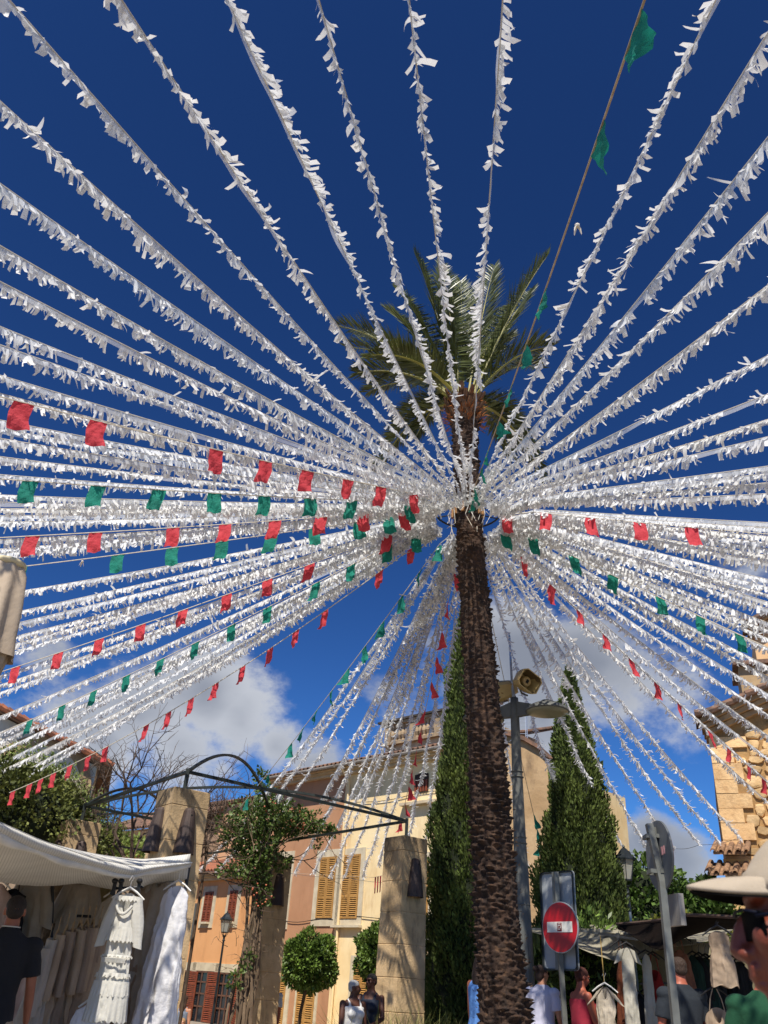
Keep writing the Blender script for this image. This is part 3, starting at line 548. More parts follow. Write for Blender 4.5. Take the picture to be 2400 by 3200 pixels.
# ================================================================ foliage helpers
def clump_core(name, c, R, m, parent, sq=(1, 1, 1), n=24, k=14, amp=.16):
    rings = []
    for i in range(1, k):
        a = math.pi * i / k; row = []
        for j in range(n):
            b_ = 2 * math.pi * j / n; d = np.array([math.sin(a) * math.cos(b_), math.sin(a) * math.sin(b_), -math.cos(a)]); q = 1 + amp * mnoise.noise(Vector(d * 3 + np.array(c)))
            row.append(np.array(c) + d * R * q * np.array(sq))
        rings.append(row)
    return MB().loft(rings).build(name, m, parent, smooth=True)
def crown_points(c, R, n, sq=(1, 1, 1), lo=.55, hi=1.0, clump=2.2, thr=-.25, amp=.25):
    c = np.array(c, float); out = []; dirs = []
    while len(out) < n:
        d = rng.normal(size=3); d /= np.linalg.norm(d); nv = mnoise.noise(Vector(d * clump + c)); r = (lo + (hi - lo) * rng.random() ** .45) * (1 + amp * nv)
        p = d * r * R * np.array(sq)
        if mnoise.noise(Vector(p * (2.6 / max(R, .3)) + c * 1.7)) < thr: continue
        out.append(c + p); dirs.append(d + rng.normal(size=3) * .55)
    return np.array(out), np.array(dirs)
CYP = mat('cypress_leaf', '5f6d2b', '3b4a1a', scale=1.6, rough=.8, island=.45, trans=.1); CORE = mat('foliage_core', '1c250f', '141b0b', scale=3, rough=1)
def cypress(name, label, c, prof, H, n, seed, ls=.085):
    t = thing(name, label, 'cypress', (c[0], c[1], 0), 'cypresses behind the palm'); r_ = np.random.default_rng(seed)
    MB().tube([(c[0], c[1], 0), (c[0], c[1], H * .8)], [.16, .03], 8).build('trunk', BARK2, t)
    Rf = lambda z: np.interp(z / H, [p[0] for p in prof], [p[1] for p in prof])
    rings = [[(c[0] + Rf(z) * .8 * math.cos(a) * (1 + .12 * math.sin(3 * a + z * 2.1)), c[1] + Rf(z) * .8 * math.sin(a), z) for a in np.linspace(0, 2 * math.pi, 20, endpoint=False)] for z in np.linspace(.25, H * .97, 30)]
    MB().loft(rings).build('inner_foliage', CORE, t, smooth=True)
    z = r_.random(n * 2) ; z = .2 + (H - .2) * z; keep = r_.random(n * 2) < (Rf(z) / max(p[1] for p in prof) * .9 + .1); z = z[keep][:n]; a = r_.random(len(z)) * 2 * math.pi
    lump = .10 * np.sin(a * 3 + z * 1.9 + seed) + .10 * np.sin(a * 7 - z * 3.3) + .07 * np.sin(a * 2 + z * 6.1) + .06 * np.sin(a * 11 + z * 9)
    rr = Rf(z) * (r_.uniform(.70, 1.04, len(z)) + lump) ; lean = Rf(z) * 0
    P = np.stack([c[0] + rr * np.cos(a), c[1] + rr * np.sin(a), z], 1); D = np.stack([np.cos(a) * .55, np.sin(a) * .55, np.full(len(z), 1.1)], 1) + r_.normal(size=P.shape) * .33
    V, Fc = leaves(P, D, ls, .22); mesh_obj('foliage', V, Fc, CYP, t)['kind'] = 'stuff'
cl = at(1452, 2700, 18.0); hl = at(1425, 1862, 18.0)[2]
cypress('cypress', 'narrow dark cypress directly left of the palm trunk', cl, [(0, .64), (.15, .74), (.4, .66), (.62, .5), (.8, .38), (.93, .2), (1, .03)], hl, 75000, 3)
c2 = at(1812, 2700, 18.5); h2 = at(1783, 2088, 18.5)[2]
cypress('cypress', 'broad cypress right of the street lamp pole behind the market stall', c2, [(0, .8), (.2, .92), (.42, .82), (.62, .58), (.8, .36), (.93, .17), (1, .03)], h2, 75000, 5)
# ---- broad shrubs and trees
LEAFD = mat('dark_leaf', '5d7830', '3f5720', scale=2, rough=.6, island=.4, trans=.12); LEAFY = mat('yellow_leaf', '8b8a33', '5f6b25', scale=3, rough=.6, island=.35, trans=.2); LEAFG = mat('grey_leaf', '5c6b34', '45542a', scale=3, rough=.6, island=.35, trans=.2); LEAFM = mat('laurel_leaf', '6c8436', '4a6124', scale=3, rough=.5, island=.4, trans=.12)
def bushy(name, label, cat, clumps, n, m, ls=.11, w=.3, group=None, trunkto=None, thr=-.25, dens=None, core=True, dirz=0., part='crown'):
    c0 = clumps[0][0]; t = thing(name, label, cat, (c0[0], c0[1], 0), group)
    if trunkto is not None: MB().tube([(c0[0], c0[1], 0), (c0[0] + .05, c0[1], trunkto * .5), (c0[0], c0[1], trunkto)], [.16, .12, .08], 8).build('trunk', BARK2, t)
    Ps = []; Ds = []; tot = sum(c[1] ** 2 for c in clumps)
    for (c, R, sq) in clumps:
        p, d = crown_points(c, R, int(n * R * R / tot), sq, thr=thr); Ps.append(p); Ds.append(d)
    P = np.concatenate(Ps); D = np.concatenate(Ds) + np.array([0, 0, dirz]); V, Fc = leaves(P, D, ls, w); mesh_obj(part, V, Fc, m, t)['kind'] = 'stuff'
    if core:
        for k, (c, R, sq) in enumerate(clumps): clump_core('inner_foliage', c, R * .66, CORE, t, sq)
    return t
c = at(2020, 2850, 21); bushy('tree', 'round dark green tree behind the lantern post and stalls', 'tree', [(c + [0, 0, -.4], 1.25, (1, 1, 1)), (at(1960, 2900, 21.3), 1.0, (1, 1, 1)), (at(2030, 2800, 21), .85, (1, 1, 1))], 9000, LEAFD, .12, .34, 'trees behind the stalls', trunkto=1.6)
c = at(2135, 2870, 23); bushy('shrub', 'feathery upright shrub behind the brown awning', 'shrub', [(at(2140, 2890, 23), .8, (1, 1, 1)), (at(2165, 2850, 23), .5, (.8, .8, 1.2)), (at(2110, 2855, 23), .35, (.8, .8, 1.4))], 4200, LEAFG, .17, .16, 'trees behind the stalls', thr=-.1, dirz=.7)
c = at(2230, 2840, 20.5); bushy('shrub', 'dark shrub against the dressed stone corner', 'shrub', [(at(2222, 2830, 21), .5, (.8, .8, 1.3)), (at(2235, 2890, 21), .6, (1, 1, 1))], 3600, LEAFD, .12, .3, 'trees behind the stalls')
bushy('hedge', 'yellow-green flowering hedge top above the brown awning', 'hedge', [(at(2130, 2915, 19.5), .42, (1.6, 1, .8)), (at(2190, 2918, 19.5), .4, (1.8, 1, .7)), (at(2090, 2920, 19.5), .35, (1, 1, .8))], 4200, LEAFY, .10, .22, 'trees behind the stalls', dirz=.8)
bushy('shrub', 'shady green shrub below the cypress behind the women at the stall', 'shrub', [(at(1760, 3110, 16.5), 1.0, (1.1, .8, 1.0)), (at(1850, 3080, 16.5), 1.0, (1.1, .8, 1.1)), (at(1690, 3160, 16.5), .6, (1, .8, .9)), (at(1930, 3100, 17), .9, (1, .8, 1.1))], 14000, LEAFM, .13, .17, 'trees behind the stalls', dirz=.2)
bushy('shrub', 'small spiky oleander at the foot of the fluted lamp post', 'shrub', [(at(1685, 3015, 15.5), .3, (.8, .8, 1.2))], 420, LEAFG, .22, .09, 'trees behind the stalls', dirz=.8, core=False)
# ---- clipped standard trees before the facade
def ball(px, py, rpx, D_, label):
    c = at(px, py, D_); d = (c - CAM) @ _F; R = rpx * d / FPX; t = thing('standard_tree', label, 'tree', (c[0], c[1], 0), 'clipped ball trees')
    MB().tube([(c[0] - .12, c[1], 0), (c[0] - .1, c[1], .7), (c[0] + .02, c[1], c[2] - R * .7), (c[0], c[1], c[2])], [.055, .045, .05, .03], 8).build('trunk', BARK2, t)
    b = MB()
    for k in range(9):
        a = k * .7; b.tube([(c[0], c[1], c[2] - R * 1.0), (c[0] + .5 * R * math.cos(a), c[1] + .5 * R * math.sin(a), c[2] - R * .3)], [.025, .012], 5)
    b.build('limb', BARK2, t)
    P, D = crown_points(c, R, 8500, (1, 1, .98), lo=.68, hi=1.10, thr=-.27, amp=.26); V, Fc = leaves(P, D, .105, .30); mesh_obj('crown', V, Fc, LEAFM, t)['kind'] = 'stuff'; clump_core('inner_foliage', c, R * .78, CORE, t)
ball(965, 3003, 76, 27.5, 'ball-shaped clipped tree in front of the pink house'); ball(1205, 2985, 86, 26.5, 'ball-shaped clipped tree half hidden behind the near pillar')
# ---- green masses at the left: hanging pepper tree and darker hedge trees
PEP = mat('pepper_leaf', '92a052', '6c7d3c', scale=2, rough=.7, island=.35, trans=.25); OLV = mat('ochre_leaf', '6f7433', '485324', scale=2, rough=.7, island=.4, trans=.15)
def pepper(px, D_, label, spec):
    c = at(px[0], px[1], D_); t = thing('pepper_tree', label, 'tree', (c[0], c[1], 0), 'trees at the left edge'); MB().tube([(c[0], c[1], 0), (c[0] + .2, c[1], c[2] * .5), (c[0], c[1], c[2])], [.22, .18, .1], 8).build('trunk', BARK2, t)
    P = []; D = []
    for (x, y, R, n) in spec:
        cc = at(x, y, D_)
        for i in range(n):
            d = rng.normal(size=3); d[2] = abs(d[2]) * .7; d /= np.linalg.norm(d); s = cc + d * R * rng.uniform(.6, 1); Ls = rng.uniform(.5, 1.3); 
            for k in range(26): P.append(s + np.array([rng.normal() * .03, rng.normal() * .03, -Ls * k / 26])); D.append([rng.normal(), rng.normal(), -.9])
    V, Fc = leaves(np.array(P), np.array(D), .11, .16); mesh_obj('crown', V, Fc, PEP, t)['kind'] = 'stuff'
    for (x, y, R, n) in spec: clump_core('inner_foliage', at(x, y, D_) - [0, 0, .25], R * .6, CORE, t)
pepper((60, 2420), 23, 'drooping pale green pepper tree before the white church', [(40, 2430, 1.15, 190), (150, 2450, .9, 140), (-60, 2450, 1.2, 90), (250, 2520, .8, 110), (190, 2560, .7, 70), (330, 2580, .55, 60)])
bushy('tree', 'dense olive brown tree low at the left edge behind the canopy', 'tree', [(at(60, 2560, 19), 1.15, (1.2, 1, .9)), (at(-60, 2540, 19), 1.2, (1, 1, 1)), (at(160, 2610, 19.5), .8, (1, 1, .8)), (at(250, 2640, 20), .6, (1, 1, .8))], 14000, OLV, .10, .3, 'trees at the left edge', trunkto=2.2)
bushy('tree', 'dim green tree between the far pergola pillars', 'tree', [(at(300, 2760, 27), 1.4, (1.2, 1, .9)), (at(380, 2700, 28), .9, (1.2, 1, .9))], 6000, PEP, .14, .3, 'trees at the left edge', thr=-.05, core=False)
# ---- leafless tree
def bare_tree(name, label, base, Lg, seed, up, levels=6, spread=.55, group='leafless trees by the pergola', r0=.07):
    r_ = np.random.default_rng(seed); t = thing(name, label, 'tree', (base[0], base[1], 0), group); b = MB(); tr = MB(); tr.tube([(base[0], base[1], 0), base], [r0 * 1.4, r0], 7); tr.build('trunk', BARK2, t)
    def grow(p, d, l, r, k):
        q = p + d * l * .5 + r_.normal(size=3) * l * .07; e = q + d * l * .5 + r_.normal(size=3) * l * .07; b.tube([p, q, e], [r, r * .85, r * .7], 4 if k < 3 else 3, cap=False)
        if k == 0: return
        for i in range(3 if k > 2 else 2 + int(r_.random() < .6)):
            nd = d + r_.normal(size=3) * spread + np.array([0, 0, .12]); nd /= np.linalg.norm(nd); grow(e if i < 2 else q, nd, l * r_.uniform(.62, .86), r * .62, k - 1)
    for u_ in up: u_ = np.array(u_, float); grow(np.array(base, float), u_ / np.linalg.norm(u_), Lg, r0 * .75, levels)
    b.build('crown', mat('bare_twig', '5c4a3d', '453629', scale=10), t)
bare_tree('bare_tree', 'leafless twiggy tree between the two left pillars', at(400, 2770, 20.5), 1.15, 11, [(-.5, 0, 1), (.5, .2, 1), (0, -.2, 1), (-1, 0, .9), (1.0, 0, .7)], 5)
bare_tree('bare_tree', 'small leafless bush showing right of the nearest pillar', at(650, 2640, 20.8), .5, 15, [(-.3, 0, 1), (.5, 0, .8), (0, .2, 1)], 4, r0=.03)
# ================================================================ garlands and bunting
PAPER = mat('white_paper', 'f0f0ee', 'e2e3e4', scale=9, rough=.5, trans=.36, island=.10, spec=.3)
FILM = mat('clear_film', 'e8eaec', rough=.3, trans=.5, alpha=.62)
CORD = mat('pale_cord', 'cfc8ba', 'b8b0a0', scale=20, rough=.9); CORDB = mat('tan_cord', 'b9a68c', '9c8a70', scale=20, rough=.9)
KS = .2
def cone_z(r, k, sag, L_=15.): return PH[2] - k * r - 4 * sag * (r / L_) * (1 - r / L_)
def hit(px, py, k=KS, sag=.3):
    v = ray(px, py); s = .5; prev = None
    while s < 60:
        p = CAM + v * s; r = math.hypot(p[0] - PH[0], p[1] - PH[1]); g = p[2] - cone_z(r, k, sag)
        if g >= 0: return p, r
        s += .02
    return p, r
def cord_pts(px, py, end=None, k=KS, sag=.3, n=60):
    P, r = hit(px, py, k, sag); d = P[:2] - PH[:2]; d = d / np.linalg.norm(d); R = r if end is None else max(end, r + .5)
    rs = np.linspace(HR, R, n); return np.array([[PH[0] + d[0] * q, PH[1] + d[1] * q, cone_z(q, k, sag) + (-.12 if q < .8 else 0)] for q in rs])
def arc(P):
    d = np.concatenate([[0], np.cumsum(np.linalg.norm(np.diff(P, axis=0), axis=1))]); return d
def at_len(P, d, s): return np.stack([np.interp(s, d, P[:, i]) for i in range(3)], -1)
def garland(P, label, seed, group='white fringed paper garlands', fr=.095, film=True, dens=1.0, wind=.5, wd=(.014, .034)):
    fr *= 1.15
    r_ = np.random.default_rng(seed); d = arc(P); Lg = d[-1]; t = thing('paper_garland', label, 'garland', P[0], group)
    MB().tube([p for p in P[::3]] + [P[-1]], .0055, 4, cap=False).build('cord', CORD, t)
    step = .0145 / dens * (wd[1] / .034) ** .8; s = np.arange(.05, Lg - .03, step); s = s + r_.uniform(-.4, .4, len(s)) * step; s = s[r_.random(len(s)) > .07]
    gapn = np.array([mnoise.noise(Vector((q * 1.7, seed * 3.1, 0))) for q in s]); s = s[gapn > -.48]; n = len(s)
    w = r_.uniform(wd[0], wd[1], n); A = at_len(P, d, s - w / 2); B = at_len(P, d, np.minimum(s + w / 2, Lg)); T = B - A; T /= np.linalg.norm(T, axis=1, keepdims=True) + 1e-9
    S = np.cross(T, [0, 0, 1.]); S /= np.linalg.norm(S, axis=1, keepdims=True); UP = np.cross(S, T)
    ln = fr * r_.uniform(.45, 1.25, n) * (1 + .35 * np.array([mnoise.noise(Vector((q * .9, seed * 1.3, 5))) for q in s])); low = np.array([mnoise.noise(Vector((q * .6, seed * 7.7, 9))) for q in s])
    ang = low * 1.8 * wind + r_.normal(size=n) * .27; cu = r_.normal(size=n) * .5; tw = r_.normal(size=n) * .3; rows = [(A, B)]; cA, cB = A, B
    flip = r_.random(n) < .02; ang = np.where(flip, ang + r_.choice([-1.6, 1.6], n), ang)
    for k in range(3):
        a = ang + cu * k * .6; dn = -UP * np.cos(a)[:, None] + S * np.sin(a)[:, None] + T * (tw * (k + 1) * .35)[:, None]
        seg = (ln / 3)[:, None]; cA = cA + dn * seg + T * (r_.normal(size=n) * .004)[:, None]; cB = cB + dn * seg + S * (r_.normal(size=n) * .010)[:, None] + T * (r_.normal(size=n) * .004)[:, None]
        if k == 2: m_ = (cA + cB) / 2; cB = cB * .8 + m_ * .2
        rows.append((cA, cB))
    V = np.stack([x for ab in rows for x in ab], 1).reshape(-1, 3); base = np.arange(n)[:, None] * 8
    Fc = np.concatenate([base + np.array([[2 * k, 2 * k + 1, 2 * k + 3, 2 * k + 2]]) for k in range(3)], 0)
    mesh_obj('fringe', V, Fc, PAPER, t)['kind'] = 'stuff'
    if film:       # folded film band that carries the fringe
        m_ = max(8, int(Lg / .12)); ss = np.linspace(0, Lg, m_); C = at_len(P, d, ss); T = np.gradient(C, axis=0); T /= np.linalg.norm(T, axis=1, keepdims=True); S = np.cross(T, [0, 0, 1.]); S /= np.linalg.norm(S, axis=1, keepdims=True)
        off = (np.array([mnoise.noise(Vector((q * 2, seed, 2))) for q in ss]) * .03)[:, None]; h = (fr * .5 + .012 * np.array([mnoise.noise(Vector((q * 3, seed, 4))) for q in ss]))[:, None]
        V = np.concatenate([C, C - np.array([0, 0, 1.]) * h + S * off]); i = np.arange(m_ - 1)[:, None]; mesh_obj('film', V, np.concatenate([i, i + 1, i + 1 + m_, i + m_], 1), FILM, t)
    return t
DS = 2400 / 1659.
top = [(22, 0), (265, 0), (492, 0), (690, 0), (884, 0), (1086, 0), (1545, 0)]
left = [215, 392, 527, 605, 702, 742, 808, 848, 905, 925, 945, 985, 1025, 1068, 1084, 1098, 1113, 1128, 1165, 1185, 1195]
left2 = [(50, 1275), (45, 1320), (45, 1343), (42, 1372), (42, 1388), (40, 1405), (22, 1452), (12, 1475), (10, 1492), (0, 1547), (0, 1582), (0, 1600), (0, 1622), (0, 1648), (0, 1665), (0, 1690), (0, 1708)]
right = [62, 292, 455, 612, 765, 850, 905, 942, 1006, 1022, 1042, 1065, 1128, 1140, 1158, 1172, 1185, 1200, 1214, 1252, 1268, 1285, 1300, 1316, 1345, 1362, 1380, 1400, 1440, 1462, 1500, 1545, 1590, 1640, 1690, 1735]
btl = [(620, 2719), (678, 2719), (745, 2716), (919, 2724), (977, 2729), (1030, 2736), (1074, 2741), (1131, 2739), (1279, 2612), (1331, 2622), (1180, 2700), (1010, 2560), (1078, 2580), (1000, 2500)]
btr = [(1945, 2640), (2030, 2655), (2108, 2650), (2185, 2637), (2248, 2628), (2320, 2622), (1775, 2580), (1650, 2700)]
sd_ = 100; gar = []
def kk(i): return KS + .012 * math.sin(i * 2.4), .28 + .1 * math.sin(i * 1.7)
for i, p in enumerate(top):
    k, sg_ = kk(i); gar.append(cord_pts(p[0] * DS, p[1] * DS, 14.8, k, sg_)); garland(gar[-1], 'white fringed garland crossing the top edge of the photo, %s from the left' % ORD[i], sd_ + i, fr=.068, wind=1.1, wd=(.018, .046))
for i, y in enumerate(left):
    k, sg_ = kk(i + 9); garland(cord_pts(-4, y * DS, 14.8, k, sg_), 'white fringed garland running to the left edge above the beige parasol, %s from the top' % ORD[i], 200 + i, fr=.10, dens=1.1)
for i, p in enumerate(left2):
    k, sg_ = kk(i + 31); garland(cord_pts(p[0] * DS, p[1] * DS, 14.8, k, sg_), 'white fringed garland descending to the lower left past the parasol, %s from the top' % ORD[i], 300 + i, fr=.095, dens=1.15)
for i, y in enumerate(right):
    k, sg_ = kk(i + 50); garland(cord_pts(2404, y * DS, 14.8, k, sg_), 'white fringed garland running to the right edge, %s from the top' % ORD[i], 400 + i, fr=.10, dens=1.1)
for i, p in enumerate(sorted(btl)):
    garland(cord_pts(p[0], p[1], None, KS, .3), 'white fringed garland hanging down towards the house facades, %s from the left' % ORD[i], 500 + i, fr=.105, wind=.9)
for i, p in enumerate(sorted(btr)):
    garland(cord_pts(p[0], p[1], None, KS, .3), 'white fringed garland ending over the lower right, %s from the left' % ORD[i], 600 + i, fr=.105, wind=.9)
# support wires where the hanging garlands end
def wire(pxs, label, r=.006):
    pts = [hit(x, y)[0] for x, y in pxs]; b = MB(); out = []
    for a, c in zip(pts[:-1], pts[1:]):
        for q in np.linspace(0, 1, 8, endpoint=False): out.append(a + (c - a) * q - np.array([0, 0, .04 * math.sin(math.pi * q)]))
    b.tube(out + [pts[-1]], r, 4); b.build('support_wire', mat('steel_wire', '6b6a66', metal=.5, rough=.5), label=label, cat='wire', group='support wires')
wire([(560, 2722), (745, 2716), (900, 2728), (1074, 2741), (1240, 2760), (1330, 2765)], 'thin wire before the pink and cream houses where garlands end')
wire([(1945, 2660), (2030, 2658), (2108, 2652), (2185, 2640), (2300, 2622)], 'thin wire from the right lantern to the stone building')
RED = mat('red_flag', 'df4f59', 'cf3e4a', scale=7, rough=.85, bump=.8, bscale=22, trans=.34); GRN = mat('green_flag', '1e9480', '16796a', scale=7, rough=.85, bump=.8, bscale=22, trans=.34)
KNOT = mat('knot_cloth', 'd9d0c0', rough=.9)
def bunting(color, px, end, label, k=KS + .045, sag=.25, w=.165, h=.265, wild=0., far=None, cordm=None):
    """cord through the listed flag positions; each flag is its own hanging cloth"""
    P = cord_pts(end[0] * DS, end[1] * DS, far, k, sag, 90); t = thing('bunting', label, 'bunting', P[0], 'red and green bunting lines')
    MB().tube(list(P[::3]) + [P[-1]], .007, 4, cap=False).build('cord', cordm or CORD, t); m = RED if color == 'red' else GRN; pr = np.array([proj(p) for p in P]); d = arc(P)
    for i, (x, y) in enumerate(px):
        q = np.argmin((pr[:, 0] - x * DS) ** 2 + (pr[:, 1] - y * DS) ** 2 * .6); s0 = d[q]
        if 0 < q < len(P) - 1:
            ax_ = pr[q + 1] - pr[q - 1]; s0 += ((np.array([x * DS, y * DS]) - pr[q]) @ ax_) / (ax_ @ ax_) * (d[q + 1] - d[q - 1])
        s0 = min(max(s0, .12), d[-1] - .12); hv = hsh(i, len(label)); nu, nv = 7, 8; V = []; W_ = w * (.94 + .12 * hsh(i, 2, len(label))); sw = (hsh(i, 5, len(label)) - .5) * (.16 + wild * 1.2); tws = (hsh(i, 6, len(label)) - .5) * (.25 + 1.8 * wild) if wild < .25 else (.45 + .5 * hv) * (1 if hsh(i, 8) > .35 else -1) * (.3 if w > .25 else 1); ph = hv * 6
        A = at_len(P, d, np.array([s0 - W_ / 2]))[0]; B = at_len(P, d, np.array([s0 + W_ / 2]))[0]; T = (B - A) / np.linalg.norm(B - A); S = np.cross(T, [0, 0, 1.]); S /= np.linalg.norm(S)
        for b_ in range(nv):
            v = b_ / (nv - 1)
            for a_ in range(nu):
                u_ = a_ / (nu - 1); sag_ = .035 * wild
                p = A + (B - A) * (.5 + (u_ - .5) * (1 - .28 * v * wild * (1 + hv))) - np.array([0, 0, h * v * (1 - .1 * wild)]) + S * (h * v * sw + .016 * math.sin(u_ * (5 + 4 * hv) + ph + 3 * v) * v + .006 * math.sin(11 * (u_ - v) + ph) + (u_ - .5) * tws * v * W_ + .012 * math.sin(v * 9 + ph * 2 + u_ * 4) * v) + T * (.03 * math.sin(v * 3 + ph) * v)
                V.append(p)
        Fc = np.array([[b_ * nu + a_, b_ * nu + a_ + 1, (b_ + 1) * nu + a_ + 1, (b_ + 1) * nu + a_] for b_ in range(nv - 1) for a_ in range(nu - 1)])
        mesh_obj('flag', V, Fc, m, t, smooth=True)
    return t, P, d
up = lambda L_: [(x, y - 16) for x, y in L_]
bunting('red', up([(53, 886), (212, 934), (465, 1003), (570, 1030), (661, 1053), (749, 1068), (820, 1084), (892, 1098)]), (0, 855), 'red bunting line highest at the left edge', far=14.5, w=.175, h=.28)
bunting('green', up([(67, 1053), (213, 1067), (344, 1080), (464, 1090), (571, 1098), (670, 1104), (760, 1109), (880, 1112)]), (0, 1034), 'green bunting line level with the hub at the left', far=14.5)
bunting('red', up([(71, 1171), (208, 1168), (375, 1162), (487, 1158), (595, 1150), (695, 1143), (786, 1133), (872, 1125)]), (0, 1160), 'red bunting line just below the hub height at the left edge', far=14.5)
bunting('green', up([(45, 1240), (257, 1222), (375, 1207), (481, 1192), (588, 1181), (682, 1169), (780, 1157), (843, 1141)]), (40, 1224), 'green bunting line ending behind the beige parasol', far=14.5)
bunting('red', up([(35, 1457), (128, 1430), (216, 1400), (305, 1366), (398, 1337), (491, 1303), (579, 1271), (669, 1236), (835, 1172)]), (15, 1447), 'red bunting line descending to the left below the parasol top', far=14.5)
bunting('green', up([(68, 1575), (138, 1548), (207, 1518), (279, 1486), (354, 1452), (428, 1414), (506, 1377), (583, 1337), (686, 1282), (761, 1241), (838, 1200), (898, 1168)]), (5, 1582), 'green bunting line falling to the white church gable', far=14.5)
bunting('red', up([(25, 1716), (65, 1710), (91, 1705), (123, 1702), (163, 1692), (203, 1675), (244, 1660), (336, 1617), (384, 1589), (434, 1561), (487, 1526), (543, 1486), (597, 1438), (656, 1402), (715, 1355), (826, 1259), (891, 1204)]), (20, 1712), 'red bunting line falling to the pepper tree at the lower left', sag=.9, w=.145, h=.25)
bunting('green', up([(946, 1185), (898, 1243), (856, 1300), (823, 1360), (782, 1411), (747, 1459), (711, 1507), (682, 1548), (650, 1583), (619, 1618), (566, 1665), (515, 1725), (490, 1760)]), (480, 1790), 'green bunting line falling to the roses on the pergola', w=.16, h=.27, wild=.3)
bunting('red', up([(952, 1252), (949, 1316), (937, 1380), (928, 1437), (917, 1491), (909, 1548), (901, 1590), (893, 1640), (884, 1680), (876, 1715), (868, 1750), (862, 1785)]), (860, 1800), 'twisted red bunting line falling between cypress and pergola post', w=.15, h=.27, wild=.5)
bunting('red', up([(1100, 1258), (1160, 1318), (1215, 1375), (1271, 1428), (1330, 1479), (1388, 1527), (1441, 1565), (1515, 1617), (1563, 1647), (1613, 1677), (1650, 1700)]), (1655, 1688), 'red bunting line falling to the right across the stone building', far=14.8, wild=.2)
bunting('green', up([(1068, 1157), (1148, 1195), (1234, 1230), (1318, 1271), (1421, 1317), (1510, 1354), (1596, 1388)]), (1655, 1398), 'green bunting line falling to the right below the hub', far=14.8)
bunting('red', up([(1082, 1133), (1177, 1141), (1272, 1150), (1379, 1158), (1493, 1164)]), (1655, 1152), 'red bunting line level with the hub at the right', far=14.8, wild=.1)
t_, P_, d_ = bunting('green', [(1376, 75), (1307, 305), (1192, 650), (1152, 765), (1127, 850), (1096, 925), (1072, 982), (1062, 1025), (1045, 1065), (1028, 1090)], (1391, 0), 'green bunting line on a tan cord crossing the top edge', far=14.8, w=.27, h=.16, wild=.5, cordm=CORDB)
bunting('green', [(1147, 1793), (1161, 1825), (1169, 1849), (1140, 1765)], (1180, 1875), 'short green bunting line beside the grey lamp post', w=.2, h=.3, wild=.9)
# knots tied in two of the cords
for k, (x, y, lab) in enumerate([(1247 * DS, 487 * DS, 'pale rag knotted round the tan bunting cord near the top'), (178 * DS, 1213 * DS, 'small pale rag knot on the green bunting cord near the parasol')]):
    p, _ = hit(x, y); b = MB(); b.ell(p, (.018, .018, .016), 8, 6)
    for a in (.4, 2.2, 3.6): b.tube([p, p + np.array([.02 * math.cos(a), .02 * math.sin(a), -.025]), p + np.array([.03 * math.cos(a), .03 * math.sin(a), -.07])], [.008, .011, .004], 5, flat=(1, .3))
    b.build('rag_knot', KNOT, label=lab, cat='knot')
# loose cord ends under the hoop
b = MB()
for i in range(16):
    a = rng.uniform(0, 6.28); p = PH + np.array([.25 * math.cos(a), .25 * math.sin(a), -.1]); l = rng.uniform(.15, .5); b.tube([p, p + rng.normal(size=3) * .03 - [0, 0, l * .5], p + rng.normal(size=3) * .05 - [0, 0, l]], .005, 4)
b.build('loose_cord', CORD, hoop)
